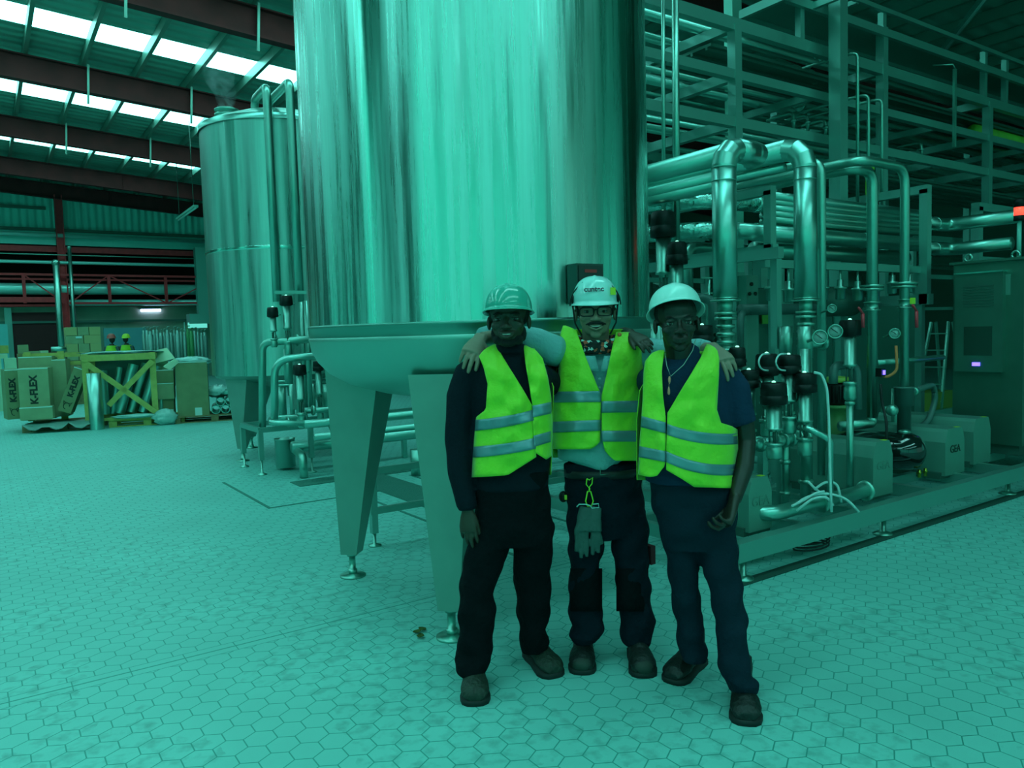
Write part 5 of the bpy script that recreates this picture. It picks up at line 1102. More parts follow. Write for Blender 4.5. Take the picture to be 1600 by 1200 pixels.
# ------------------------------------------------------------ people
RH = Vector((RT.x, RT.y, 0)).normalized(); FH = Vector((FW.x, FW.y, 0)).normalized(); ZV = Vector((0, 0, 1))
def bake(mb, name, m, parent, vox, sm=4, disp=0, dscale=.1, seed=0):
    me = bpy.data.meshes.new('t'); me.from_pydata([tuple(v) for v in mb.v], [], mb.f); me.update()
    o = bpy.data.objects.new('t', me); COL.objects.link(o)
    r = o.modifiers.new('r', 'REMESH'); r.mode = 'VOXEL'; r.voxel_size = vox; r.use_smooth_shade = True
    if sm: s = o.modifiers.new('s', 'SMOOTH'); s.factor = .5; s.iterations = sm
    bpy.context.view_layer.update()
    out = bpy.data.meshes.new_from_object(o.evaluated_get(bpy.context.evaluated_depsgraph_get()))
    bpy.data.objects.remove(o); bpy.data.meshes.remove(me)
    n = len(out.vertices); loc = Vector(parent['_o'])
    co = np.empty(n*3); out.vertices.foreach_get('co', co); co = co.reshape(-1, 3)
    if disp:
        nr = np.empty(n*3); out.vertices.foreach_get('normal', nr); nr = nr.reshape(-1, 3)
        x, y, z = (co+seed*3.1).T; k = 1/dscale
        h = np.sin(x*k*2.1+2.3*np.sin(z*k*1.3+y*k))*.5+np.sin(z*k*3.1+1.7*np.sin(x*k*1.9+.5)+y*k*1.1)*.6+np.sin((x+y)*k*4.3+2*np.sin(z*k*2.3))*.25
        co = co+nr*(h*disp)[:, None]
    co = co-np.array(loc); out.vertices.foreach_set('co', co.ravel()); out.update()
    out.polygons.foreach_set('use_smooth', [True]*len(out.polygons))
    out.materials.clear(); out.materials.append(m); out.name = name
    q = bpy.data.objects.new(name, out); COL.objects.link(q); q.parent = parent; q['_o'] = list(loc); return q
def ring(y, xl, xr, d, b, e=2.3, n=28, off=0.0):
    c = dp((xl+xr)/2, y, d); a = (xr-xl)/2/FPX*d+off; b = b+off; out = []
    for k in range(n):
        t = 2*PI*k/n; ct, st = math.cos(t), math.sin(t)
        out.append(c + RH*(a*math.copysign(abs(ct)**(2/e), ct)) + FH*(b*math.copysign(abs(st)**(2/e), st)))
    return out
def rowtube(mb, rows, e=2.2, n=28): mb.rings([ring(r[0], r[1], r[2], r[3], r[4], e, n) for r in rows])
def hand(mb, w, d, pn, curl=(.35, .45, .3), s=1.0, thumb=(.6, .75, .25), side=1, spread=.06, curls=None):
    """w wrist, d finger direction, pn where the palm looks, side=+1 puts the thumb on d x pn"""
    d = Vector(d).normalized(); pn = Vector(pn); pn = (pn-d*pn.dot(d)).normalized(); t = d.cross(pn)*side; w = Vector(w)
    def sec(c, hw, ht): return [c+t*(hw*math.copysign(abs(math.cos(a))**.8, math.cos(a)))+pn*(ht*math.copysign(abs(math.sin(a))**.8, math.sin(a))) for a in [2*PI*k/14 for k in range(14)]]
    mb.rings([sec(w-d*.03*s, .026*s, .020*s), sec(w+d*.0*s, .027*s, .019*s), sec(w+d*.03*s, .036*s, .018*s), sec(w+d*.07*s, .042*s, .016*s), sec(w+d*.098*s, .040*s, .012*s)])
    for i, (o, L, r) in enumerate(((.031, .072, .0092), (.0105, .082, .0095), (-.010, .076, .0092), (-.030, .060, .0082))):
        b = w+d*(.088-.008*abs(i-1))*s+t*o*s; dd = (d+t*spread*(1.5-i)).normalized(); p = [b-dd*.02*s, b]; a = 0; c = curls[i] if curls else curl
        for k, f in enumerate((.45, .31, .24)):
            a += c[k]; p.append(p[-1]+(dd*math.cos(a)+pn*math.sin(a))*L*f*s)
        mb.tube(p, [r*s, r*s*1.05, r*s, r*s*.95, r*s*.78], 10); mb.ell(p[-1], r*s*.76, n=8, m=6)
    b = w+d*.022*s+t*.024*s; th = (t*thumb[0]+d*thumb[1]+pn*thumb[2]).normalized(); th2 = (th+d*.35+pn*.2-t*.15).normalized()
    p = [b, b+th*.038*s, b+th*.038*s+th2*.030*s, b+th*.038*s+th2*.052*s]
    mb.tube(p, [.014*s, .0115*s, .0105*s, .008*s], 10); mb.ell(p[-1], .008*s, n=8, m=6)
class Head:
    def __init__(s, px, py, d, yaw=0, pitch=0, roll=0, sc=1.0, wx=1.1):
        s.wx = wx
        s.c = dp(px, py, d)
        f = -(s.c-CAM); f.z = 0; f.normalize(); f.rotate(Matrix.Rotation(yaw, 3, 'Z'))
        r = ZV.cross(f).normalized()*1.0                      # towards image right for a face looking at us
        f = (f*math.cos(pitch)+ZV*math.sin(pitch)).normalized(); u = f.cross(r).normalized()
        if u.z < 0: u = -u
        r2 = r*math.cos(roll)+u*math.sin(roll); u2 = u*math.cos(roll)-r*math.sin(roll)
        s.r, s.f, s.u, s.sc = r2, f, u2, sc; s.R = Matrix((s.r, s.f, s.u)).transposed()
    def __call__(s, x, y, z): return s.c+(s.r*x*s.wx+s.f*y+s.u*z)*s.sc
    def el(s, mb, c, r, n=14, m=10): mb.ell(s(*c), [r[0]*s.sc*s.wx, r[1]*s.sc, r[2]*s.sc], s.R, n, m)
def head_skin(mb, H, smile=True, wide=1.0, lips=1.0, nose=1.0):
    for c, r in (((0, -.012, .038), (.075, .094, .082)), ((0, .028, -.025), (.060*wide, .060, .078)), ((0, .030, -.072), (.048*wide, .046, .036)), ((0, .062, -.099), (.022, .019, .017)),
                 ((.040*wide, .062, -.026), (.021, .020, .018)), ((-.040*wide, .062, -.026), (.021, .020, .018)), ((0, .070, .022), (.052, .018, .011)), ((0, .04, .05), (.055, .048, .045)),
                 ((.077, -.005, -.012), (.009, .019, .031)), ((-.077, -.005, -.012), (.009, .019, .031)),
                 ((.013*nose, .098, -.033), (.0095, .010, .0085)), ((-.013*nose, .098, -.033), (.0095, .010, .0085)), ((0, .082, -.062), (.032, .014, .022)),
                 ((.032, .079, .0105), (.017, .009, .0055)), ((-.032, .079, .0105), (.017, .009, .0055)), ((.032, .076, -.011), (.016, .007, .004)), ((-.032, .076, -.011), (.016, .007, .004))):
        H.el(mb, c, r)
    mb.tube([H(0, .080, .012), H(0, .094, -.012), H(0, .106, -.030)], [.008, .009, .0125*nose], 10); H.el(mb, (0, .106, -.031), (.0125*nose, .010, .010))
    if smile:
        mb.tube([H(-.033, .084, -.052), H(-.018, .097, -.0565), H(0, .1005, -.058), H(.018, .097, -.0565), H(.033, .084, -.052)], [.003, .0042*lips, .0048*lips, .0042*lips, .003], 8)
        mb.tube([H(-.032, .083, -.054), H(-.018, .094, -.072), H(0, .0975, -.077), H(.018, .094, -.072), H(.032, .083, -.054)], [.003, .005*lips, .006*lips, .005*lips, .003], 8)
    else:
        mb.tube([H(-.025, .084, -.066), H(-.010, .096, -.0615), H(0, .098, -.0625), H(.010, .096, -.0615), H(.025, .084, -.066)], [.003, .0055*lips, .006*lips, .0055*lips, .003], 8)
        mb.tube([H(-.023, .083, -.068), H(0, .096, -.075), H(.023, .083, -.068)], [.003, .008*lips, .003], 8)
def face_parts(root, H, teeth, brow, hairm, eyes_open=1.0):
    for s in (-1, 1):
        m = MB(); H.el(m, (s*.032, .0705, .001), (.0135, .0125, .0105*eyes_open)); e = m.build('eye', mat('eye_white', (.16, .19, .16), .2), root)
        m = MB(); H.el(m, (s*.032, .0775, .001), (.0072, .0064, .0070)); m.build('iris', mat('dark_iris', (.008, .008, .006), .15), e)
        m = MB(); m.tube([H(s*.015, .088, .021), H(s*.032, .0895, .0265), H(s*.050, .078, .022)], [.0025*brow, .004*brow, .002*brow], 8); m.build('eyebrow', hairm, root)
    if teeth:
        m = MB(); m.tube([H(-.022, .0925, -.0585), H(-.012, .0975, -.0625), H(0, .1000, -.064), H(.012, .0975, -.0625), H(.022, .0925, -.0585)], [.0015, .0036, .0046, .0036, .0015], 10); m.build('teeth', mat('teeth', (.36, .40, .34), .4), root)
        m = MB(); m.tube([H(-.029, .0875, -.057), H(0, .0962, -.0665), H(.029, .0875, -.057)], [.004, .0085, .004], 10); m.build('mouth', mat('mouth_dark', (.03, .01, .01), .5), root)
def helmet(root, H, oc, tilt, w, dpt, h, visor, m_, name='hard_hat', brim=.012, ribs=True, nose_dir=1):
    """shell sits on the head; oc offset of rim centre in head space, tilt = pitch of the shell (back positive)"""
    f = (H.f*math.cos(tilt)+H.u*math.sin(tilt)).normalized(); u = H.u*math.cos(tilt)-H.f*math.sin(tilt); r = H.r; c = H(*oc)
    rows = []; N = 64
    def pt(a, k):                                            # k 0 rim .. 1 crown
        ca, sa = math.cos(a), math.sin(a); rad = math.cos(k*PI/2)**.75 if k < 1 else 0; z = h*math.sin(k*PI/2)**1.0
        rr = 0
        if ribs and k > .25: rr = .0035*max(0, math.cos(ca*0+ (a-PI/2)*2))**12*(1 if abs(ca) < .5 else 0)
        return c+r*(w*ca*rad)+f*(dpt*sa*rad)+u*(z+rr)
    def br(a, t):
        ca, sa = math.cos(a), math.sin(a); v = visor*max(0, sa)**1.6*1.0
        return c+r*((w+brim*t+v*.12*t)*ca)+f*((dpt+brim*t)*sa+v*t)+u*(-.004-.014*t-.010*t*max(0, sa)**2)
    for t in (1, .9, .5, 0): rows.append([br(2*PI*j/N, t) for j in range(N)])
    for i in range(0, 15): rows.append([pt(2*PI*j/N, i/14*.985) for j in range(N)])
    mb = MB(); mb.rings(rows, False); mb.f.append(tuple(len(mb.v)-N+j for j in range(N))); mb.s.append(True)
    o = mb.build(name, m_, root); sol = o.modifiers.new('thick', 'SOLIDIFY'); sol.thickness = .0035; sol.offset = -1
    return o, (c, r, f, u)
def boot(root, toe, heel, m_, hgt=.135, wd=.064, cap=None):
    toe, heel = Vector(toe), Vector(heel); d = (toe-heel); d.z = 0; L = .30; d.normalize(); s = ZV.cross(d); h0 = toe-d*L; h0.z = 0
    prof = ((0, .034, .085), (.015, .041, hgt), (.06, .046, hgt+.01), (.11, .047, hgt), (.15, .051, hgt*.88), (.20, wd*.94, hgt*.74), (.245, wd, hgt*.66), (.28, wd*.88, hgt*.56), (.300, wd*.6, hgt*.40))
    def sec(x, w_, h_, zb=.018): return [h0+d*x+s*(w_*math.cos(a)*(1-.25*max(0, math.sin(a))))+ZV*(zb+(h_-zb)*(math.sin(a)*.5+.5 if math.sin(a) > 0 else .5+.5*math.sin(a))) for a in [2*PI*k/18 for k in range(18)]]
    mb = MB(); mb.rings([sec(*p) for p in prof]); mb.tube([h0+d*.055+ZV*.06, h0+d*.05+ZV*(hgt+.05)], .042, 14)
    b = bake(mb, 'boot', m_, root, .005, 4, .0012, .03)
    mb = MB(); pr = [(0, .030), (.01, .041), (.06, .048), (.12, .048), (.18, wd*.9), (.24, wd+.003), (.28, wd*.9), (.30, wd*.55), (.304, wd*.2)]
    a = [h0+d*x+s*w_ for x, w_ in pr]+[h0+d*x-s*w_ for x, w_ in reversed(pr)]
    mb.rings([[p+ZV*.0 for p in a], [p+ZV*.012 for p in a], [p+ZV*.024 for p in a]]); mb.build('sole', RUBBER, b)
    for k in range(4):
        x = .13+k*.022; zt_ = hgt*(.98-.10*k)
        mb = MB(); q = h0+d*x; mb.tube([q-s*.022+ZV*(zt_-.012), q+ZV*(zt_+.003), q+s*.022+ZV*(zt_-.012)], .003, 6); mb.build('lace', mat('boot_lace', (.03, .05, .04), .7), b)
    if cap:
        mb = MB(); q = h0+d*.262; mb.ell(q+ZV*(hgt*.27), (wd*.9, .047, hgt*.30), Matrix((s, d, ZV)).transposed()); mb.build('toe_cap', cap, b)
    return b
class Vest:
    """front panels follow the torso; rows give (y, x centre, half width px) of the body seen from the camera"""
    def __init__(s, rows, d, b, seed, fold=.006):
        s.rows = rows; s.d = d; s.b = b; s.seed = seed; s.fold = fold
    def body(s, y):
        R = s.rows
        if y <= R[0][0]: return R[0][1], R[0][2]
        for p, q in zip(R, R[1:]):
            if y <= q[0]:
                k = (y-p[0])/(q[0]-p[0]); return p[1]+(q[1]-p[1])*k, p[2]+(q[2]-p[2])*k
        return R[-1][1], R[-1][2]
    def pt(s, x, y, off=0, back=False):
        xc, hw = s.body(y); t = max(-1, min(1, (x-xc)/hw)); dz = s.b*math.sqrt(max(0, 1-abs(t)**2.4))
        top = s.rows[0][0]; sh = max(0, 1-(y-top)/55); dz *= 1-.75*sh*sh      # shoulders slope back
        n = noise.noise(Vector((x*.045+s.seed, y*.028, s.seed)))*1.3+noise.noise(Vector((x*.11, y*.05+s.seed, 3)))*.5
        n += .8*noise.noise(Vector(((x+y*.6)*.03+s.seed*2, (y-x*.4)*.05, 7)))
        dd = s.d-(dz+off+.006+n*s.fold*2.3*(1-.85*abs(t)**3)) if not back else s.d+dz+off
        return dp(x, y, dd)
def interp(tab, y):
    if y <= tab[0][0]: return tab[0][1]
    for p, q in zip(tab, tab[1:]):
        if y <= q[0]: return p[1]+(q[1]-p[1])*(y-p[0])/(q[0]-p[0])
    return tab[-1][1]
def panel(V, outer, inner, y0, hemf, parent, m_, nr=44, nc=14, name='front_panel', off=.0):
    rows = []
    for i in range(nr+1):
        r = []
        for j in range(nc+1):
            s_ = j/nc; yh = hemf(s_); y = y0+(yh-y0)*i/nr
            xo, xi = interp(outer, y), interp(inner, y); r.append(V.pt(xo+(xi-xo)*s_, y, off))
        rows.append(r)
    mb = MB(); mb.grid(rows); o = mb.build(name, m_, parent); sol = o.modifiers.new('thick', 'SOLIDIFY'); sol.thickness = .003; sol.offset = 0; return o
def stripe(V, outer, inner, ya, yb, h, parent, off=.005, curve=0):
    rows = []
    for i in range(5):
        r = []
        for j in range(15):
            s_ = j/14; y = ya+(yb-ya)*s_+curve*4*s_*(1-s_)+h*i/4; xo, xi = interp(outer, y), interp(inner, y); r.append(V.pt(xo+(xi-xo)*s_, y, off))
        rows.append(r)
    mb = MB(); mb.grid(rows); o = mb.build('reflective_stripe', REFL, parent); sol = o.modifiers.new('thick', 'SOLIDIFY'); sol.thickness = .002; return o
def backpanel(V, y0, y1, parent, m_):
    rows = []
    for i in range(21):
        y = y0+(y1-y0)*i/20; xc, hw = V.body(y); k = 1 if y > y0+60 else .62+.38*(y-y0)/60
        rows.append([V.pt(xc+hw*k*math.cos(PI*j/20), y, .008, True) for j in range(21)])
    mb = MB(); mb.grid(rows); o = mb.build('back_panel', m_, parent); sol = o.modifiers.new('thick', 'SOLIDIFY'); sol.thickness = .003; return o
def chain(px): return [dp(*p) for p in px]
REFL = mat('reflective_tape', (.16, .30, .33), .35, .3, bump=.05)
VEST = mat('lime_safety_fabric', (.31, .72, .022), .55, bump=.25, bscale=45)
VEST.node_tree.nodes['Principled BSDF'].inputs['Sheen Weight'].default_value = .2
HAIR = mat('black_hair', (.006, .006, .006), .7, bump=.8, bscale=300)

# ============ left man
SKL = mat('left_man_skin', (.042, .030, .018), .48, bump=.06, bscale=60)
g1 = gr(790, 1075)
PL = thing('person', 'man in green hard hat, lime vest and black sweater, standing left with one hand hanging', 'person', (dp(790, 800, 3.55).x, dp(790, 800, 3.55).y, 0))
dL = 3.52
H1 = Head(795, 500, 3.44, yaw=-.12, pitch=.02, roll=0, sc=1.03, wx=1.14)
mb = MB(); head_skin(mb, H1, True, 1.02, 1.2, 1.15)
mb.tube([H1(0, -.03, -.05), H1(0, -.04, -.13), dp(797, 605, dL+.03)], [.060, .056, .05], 16)
mb.tube(chain([(797, 600, dL), (797, 650, dL), (797, 760, dL)]), .09, 16)
# his hanging arm and hand
mb.tube(chain([(735, 590, dL), (722, 660, dL), (724, 740, dL-.03), (730, 795, dL-.06)]), [.04, .04, .034, .026], 14)
wr = dp(731, 797, dL-.06); hand(mb, wr, (dp(732, 845, dL-.08)-wr), FH*.95+RH*.25, curls=((.18, .25, .2), (.12, .25, .2), (.15, .3, .2), (.25, .35, .25)), s=1.0, side=1, thumb=(.35, .9, .2))
# the arm that passes behind the middle man to his far shoulder
mb.tube(chain([(845, 590, dL+.10), (882, 570, 4.02), (950, 530, 4.06), (975, 520, 3.86), (985, 522, 3.69)]), [.045, .042, .035, .030, .027], 12)
wr = dp(986, 523, 3.66); dr_ = dp(1030, 547, 3.50)-wr; hand(mb, wr, dr_, (-ZV*.7+FH*.6), curls=((.15, .3, .3),)*4, s=.95, side=-1, thumb=(.5, .8, .1))
for (y0, x0, x1, dd) in ((850, 770, 770, .0),): pass
mb.tube(chain([(775, 750, dL), (752, 900, dL-.02), (742, 1020, 3.48)]), [.07, .055, .04], 12); mb.tube(chain([(822, 750, dL), (836, 890, dL+.08), (832, 1005, 3.72)]), [.07, .055, .04], 12)
bake(mb, 'body', SKL, PL, .0042, 3)
face_parts(PL, H1, True, 1.0, HAIR, .55)
mb = MB()
for c, r in (((0, .058, -.098), (.034, .026, .020)), ((.036, .040, -.086), (.022, .03, .022)), ((-.036, .040, -.086), (.022, .03, .022)), ((.054, .015, -.06), (.014, .02, .035)), ((-.054, .015, -.06), (.014, .02, .035))): H1.el(mb, c, r)
bake(mb, 'beard', HAIR, PL, .004, 2, .0006, .006)
mb = MB(); H1.el(mb, (0, -.024, .03), (.079, .092, .075)); mb.build('hair', HAIR, PL)
GH = mat('green_helmet_plastic', (.05, .42, .33), .18, coat=.6)
o, (hc, hr_, hf, hu) = helmet(PL, H1, (0, .0, .046), .12, .102, .122, .108, .045, GH)
mb = MB(); mb.tube([hc+hu*.108-hf*.03, hc+hu*.114-hf*.0-hr_*.015, hc+hu*.103+hf*.03-hr_*.025], .004, 8); mb.build('strap_loop', BLACKP, o)
mb = MB(); mb.tube([hc+hr_*.07*s_+hf*(-.05)-hu*.01 for s_ in (-1.2, -1, 0, 1, 1.2)], .012, 8); mb.build('headband', BLACKP, o)
SW = mat('black_sweater', (.006, .012, .019), .9, bump=.3, bscale=70, spec=.12)
rL = [(540, 772, 824, dL-.01, .07), (553, 757, 832, dL, .09), (566, 745, 848, dL, .105), (590, 740, 862, dL, .12), (640, 740, 862, dL, .125), (700, 738, 860, dL, .125), (745, 742, 858, dL, .12), (762, 744, 857, dL, .12)]
mb = MB(); rowtube(mb, rL)
mb.tube(chain([(790, 568, dL+.02), (757, 572, dL), (732, 586, dL), (720, 620, dL), (717, 690, dL), (719, 740, dL-.03), (728, 790, dL-.06)]), [.07, .075, .070, .068, .064, .056, .045], 18)
mb.tube(chain([(729, 785, dL-.06), (730, 797, dL-.06)]), [.044, .040], 14)
mb.tube(chain([(842, 592, dL+.06), (866, 600, 3.78), (895, 575, 4.0), (950, 542, 4.06)]), [.07, .068, .06, .05], 16)
mb.tube([H1(0, -.035, -.10), H1(0, -.03, -.15)], [.064, .075], 16)
bake(mb, 'sweater', SW, PL, .009, 4, .004, .11, 1)
TR1 = mat('black_work_trousers', (.004, .006, .008), .9, bump=.5, bscale=35, spec=.1)
mb = MB()
rowtube(mb, [(735, 744, 857, dL, .115), (770, 743, 859, dL, .12), (815, 742, 862, dL, .12), (850, 745, 864, dL, .10)])
rowtube(mb, [(820, 742, 800, dL, .09), (850, 728, 799, dL, .095), (900, 720, 781, dL, .085), (930, 718, 773, dL-.02, .078), (980, 716, 773, dL-.02, .075), (1015, 716, 768, dL-.02, .075), (1030, 708, 766, dL-.04, .08), (1045, 711, 762, dL-.05, .075), (1052, 716, 758, dL-.05, .06)])
rowtube(mb, [(820, 802, 864, dL+.0, .09), (850, 801, 866, dL+.02, .095), (900, 804, 860, dL+.08, .085), (950, 807, 860, dL+.12, .08), (985, 810, 853, dL+.14, .075), (1000, 814, 861, dL+.15, .078), (1018, 816, 852, dL+.15, .065)])
bake(mb, 'trousers', TR1, PL, .008, 2, .007, .075, 2)
BT = mat('worn_boot_leather', (.016, .026, .017), .6, bump=.5, bscale=60, var=.3, scale=30); BTK = mat('black_boot_leather', (.006, .009, .008), .5, bump=.3, bscale=60); CAPM = mat('grey_toe_cap', (.018, .03, .022), .6)
boot(PL, gr(743, 1104), gr(742, 1045), BT); boot(PL, gr(868, 1060), gr(826, 1022), BT)
V1 = Vest([(540, 797, 60), (565, 797, 66), (600, 801, 64), (650, 801, 62), (700, 800, 62), (745, 798, 62)], dL-.02, .135, 1.7, .010)
vs1 = MB(); vroot = bpy.data.objects.new('safety_vest', None); COL.objects.link(vroot); vroot.parent = PL; vroot['_o'] = PL['_o']
lo = [(538, 772), (545, 758), (556, 748), (575, 756), (600, 762), (640, 759), (652, 744), (700, 740), (748, 737)]; li = [(538, 775), (560, 787), (600, 812), (634, 832), (700, 837), (720, 838)]
panel(V1, lo, li, 538, lambda s_: 746-6*s_-26*max(0, s_-.55)/.45, vroot, VEST)
ro = [(540, 822), (548, 838), (560, 848), (590, 856), (620, 861), (660, 863), (722, 862)]; ri = [(540, 818), (560, 820), (634, 832), (680, 834), (722, 838)]
panel(V1, ro, ri, 540, lambda s_: 718-16*abs(s_-.35), vroot, VEST, off=.004)
backpanel(V1, 545, 742, vroot, VEST)
stripe(V1, lo, li, 656, 640, 17, vroot, .006, 2); stripe(V1, lo, li, 698, 684, 17, vroot, .006, 2); stripe(V1, ro, ri, 628, 634, 18, vroot, .010); stripe(V1, ro, ri, 673, 681, 17, vroot, .010)

# ============ middle man
dM = 3.74
SKM = mat('middle_man_skin', (.27, .19, .135), .5, bump=.06, bscale=60)
PMn = thing('person', 'smiling man in white lettered helmet and glasses, arms round both other men', 'person', (dp(940, 800, dM).x, dp(940, 800, dM).y, 0))
H2 = Head(930, 487, 3.66, yaw=.02, pitch=-.02, sc=1.08, wx=1.12)
mb = MB(); head_skin(mb, H2, True, 1.05, .8, 1.05)
mb.tube([H2(0, -.03, -.05), H2(0, -.035, -.14), dp(935, 560, dM)], [.066, .064, .08], 16)
mb.tube(chain([(938, 600, dM), (938, 650, dM), (938, 740, dM)]), .09, 16)
mb.tube(chain([(885, 545, 3.70), (850, 541, 3.65), (820, 530, 3.65), (785, 524, 3.70), (752, 528, 3.60)]), [.045, .042, .04, .036, .028], 14)
wr = dp(748, 533, 3.56); hand(mb, wr, dp(724, 574, 3.36)-wr, (FH+ZV*-.35), curls=((.25, .45, .3), (.3, .5, .3), (.35, .5, .3), (.4, .5, .3)), s=1.22, side=1, thumb=(.75, .6, .1), spread=.05)
mb.tube(chain([(1008, 555, dM), (1050, 552, 3.66), (1090, 545, 3.60), (1112, 545, 3.44)]), [.045, .04, .036, .028], 14)
wr = dp(1116, 547, 3.40); hand(mb, wr, dp(1146, 580, 3.22)-wr, (FH+ZV*-.35), curls=((.35, .55, .35), (.3, .5, .3), (.3, .45, .3), (.3, .45, .3)), s=1.18, side=-1, thumb=(.75, .6, .1), spread=.05)
mb.tube(chain([(915, 750, dM), (912, 890, dM), (910, 985, 3.78)]), [.07, .055, .04], 12); mb.tube(chain([(975, 750, dM), (990, 890, dM), (992, 985, 3.8)]), [.07, .055, .04], 12)
bake(mb, 'body', SKM, PMn, .0042, 3)
face_parts(PMn, H2, True, 1.2, HAIR, .8)
mb = MB(); mb.tube([H2(-.038, .080, -.055), H2(-.022, .099, -.0495), H2(0, .106, -.0475), H2(.022, .099, -.0495), H2(.038, .080, -.055)], [.003, .0065, .0055, .0065, .003], 10); mb.build('moustache', HAIR, PMn)
mb = MB(); H2.el(mb, (0, -.026, .02), (.079, .090, .075)); mb.build('hair', HAIR, PMn)
for s_ in (-1, 1):
    mb = MB(); c = (s_*.034, .1, 0); loop = [H2(s_*.034+.027*math.copysign(abs(math.cos(a))**.6, math.cos(a)), .098-.012*abs(math.cos(a))*(1 if math.cos(a)*s_ > 0 else 0), .000+.019*math.copysign(abs(math.sin(a))**.6, math.sin(a))) for a in [2*PI*k/24 for k in range(25)]]
    mb.tube(loop, .0030, 8)
    mb.tube([H2(s_*.060, .088, .010), H2(s_*.078, .03, .010), H2(s_*.080, -.005, .005)], .0028, 6)
    if s_ == 1: mb.tube([H2(-.008, .101, .006), H2(0, .104, .009), H2(.008, .101, .006)], .0026, 6)
    mb.build('glasses_frame', BLACKP, PMn)
WH = mat('white_helmet_plastic', (.46, .78, .76), .2, coat=.5)
o, (hc, hr_, hf, hu) = helmet(PMn, H2, (0, .0, .044), .04, .104, .124, .118, .022, WH, brim=.008)
text('cuntec', hc+hf*.1265+hu*.050-hr_*.006, hr_, (hu-hf*.30), .034, mat('helmet_lettering', (.05, .03, .05), .4), o, 'lettering', .0012, .0006)
q = hc+hr_*.082+hf*.096+hu*.040; mb = MB(); nx = (hr_*.55+hf*.8).normalized(); mb.box(q, (.028, .004, .034), Matrix(((hr_*.82-hf*.57).normalized(), nx, hu)).transposed()); mb.build('yellow_label', YEL, o)
mb = MB(); mb.tube([hc+hr_*(.118*math.cos(a))+hf*(.055)+hu*(-.02+.118*math.sin(a)) for a in [PI*k/24 for k in range(25)]], .003, 8); mb.build('visor_cord', BLACKP, o)
for s_ in (-1, 1):
    mb = MB(); mb.ell(hc+hr_*s_*.106+hf*.03+hu*.012, (.010, .018, .022), Matrix((hr_, hf, hu)).transposed()); mb.tube([hc+hr_*s_*.108+hf*.02+hu*.0, H2(s_*.080, .015, -.05), H2(s_*.055, .04, -.10)], .004, 8); mb.build('chin_strap', BLACKP, o)
mb = MB()
for k in range(9):
    a = -PI*.75+k*PI*1.5/8; q = hc+hr_*(.072*math.cos(a))+hf*(.085*math.sin(a))+hu*.088; mb.ell(q, (.012, .006, .004))
mb.build('vent_slots', mat('vent_dark', (.12, .3, .28), .5), o)
mb = MB()
for k, (a0, r_) in enumerate(((0, .078), (.6, .082), (1.1, .08))): mb.tube([H2(.0+r_*math.cos(a), -.012+.062*math.sin(a)+.02*max(0, math.sin(a)), -.118-.018*k-.02*max(0, math.sin(a))) for a in [2*PI*j/20 for j in range(21)]], .014, 8)
SCF = mat('patterned_scarf', (.05, .03, .04), .8)
nt = SCF.node_tree; vn = nt.nodes.new('ShaderNodeTexVoronoi'); vn.inputs['Scale'].default_value = 70; crp = nt.nodes.new('ShaderNodeValToRGB'); crp.color_ramp.interpolation = 'CONSTANT'
crp.color_ramp.elements[0].color = (.01, .012, .012, 1); crp.color_ramp.elements[1].position = .6; crp.color_ramp.elements[1].color = (.6, .10, .05, 1); e_ = crp.color_ramp.elements.new(.78); e_.color = (.4, .6, .55, 1)
tcn = nt.nodes.new('ShaderNodeTexCoord'); nt.links.new(tcn.outputs['Object'], vn.inputs['Vector']); sp_ = nt.nodes.new('ShaderNodeSeparateColor'); nt.links.new(vn.outputs['Color'], sp_.inputs[0]); nt.links.new(sp_.outputs[0], crp.inputs[0]); nt.links.new(crp.outputs[0], nt.nodes['Principled BSDF'].inputs['Base Color'])
bake(mb, 'neck_scarf', SCF, PMn, .006, 2, .003, .02)
TS = mat('grey_polo_shirt', (.20, .42, .43), .9, bump=.3, bscale=60, spec=.12)
mb = MB()
rowtube(mb, [(538, 905, 968, dM, .08), (552, 880, 1000, dM, .10), (570, 878, 1004, dM, .12), (620, 873, 1000, dM, .13), (690, 872, 1000, dM, .135), (715, 872, 995, dM, .13)])
rowtube(mb, [(700, 875, 990, dM, .14), (712, 880, 980, dM, .138), (722, 900, 965, dM, .137), (729, 918, 955, dM, .135)])
mb.tube(chain([(886, 556, 3.82), (860, 545, 3.65), (825, 530, 3.62), (785, 523, 3.71), (748, 524, 3.63)]), [.075, .074, .062, .052, .042], 18)
mb.tube(chain([(990, 560, dM), (1020, 550, 3.70), (1055, 552, 3.66), (1095, 546, 3.57), (1108, 546, 3.5)]), [.08, .07, .058, .048, .04], 18)
bake(mb, 'polo_shirt', TS, PMn, .009, 4, .004, .09, 3)
for s_ in (-1, 1):
    mb = MB(); k = dp(937, 585, dM-.165); mb.grid([[dp(937+s_*a, y, dM-.14-.018*(1 if a < 24 else .4)) for a in (1+6*t, 10+6*t, 22+8*t)] for t, y in ((1, 556), (.6, 566), (.2, 574), (0, 580))]); c_ = mb.build('collar', TS, PMn); sol = c_.modifiers.new('s', 'SOLIDIFY'); sol.thickness = .004
mb = MB()
for y in (592, 606): mb.lathe([(.006, -.002), (.006, .002)], dp(937, y, dM-.146), -FH, 12)
mb.build('shirt_buttons', mat('button', (.3, .5, .48), .4), PMn)
TR2 = mat('navy_work_trousers', (.006, .013, .022), .9, bump=.5, bscale=35, spec=.1)
mb = MB()
rowtube(mb, [(722, 882, 998, dM, .125), (750, 882, 1003, dM, .125), (800, 886, 1008, dM, .12), (835, 889, 1012, dM, .10)])
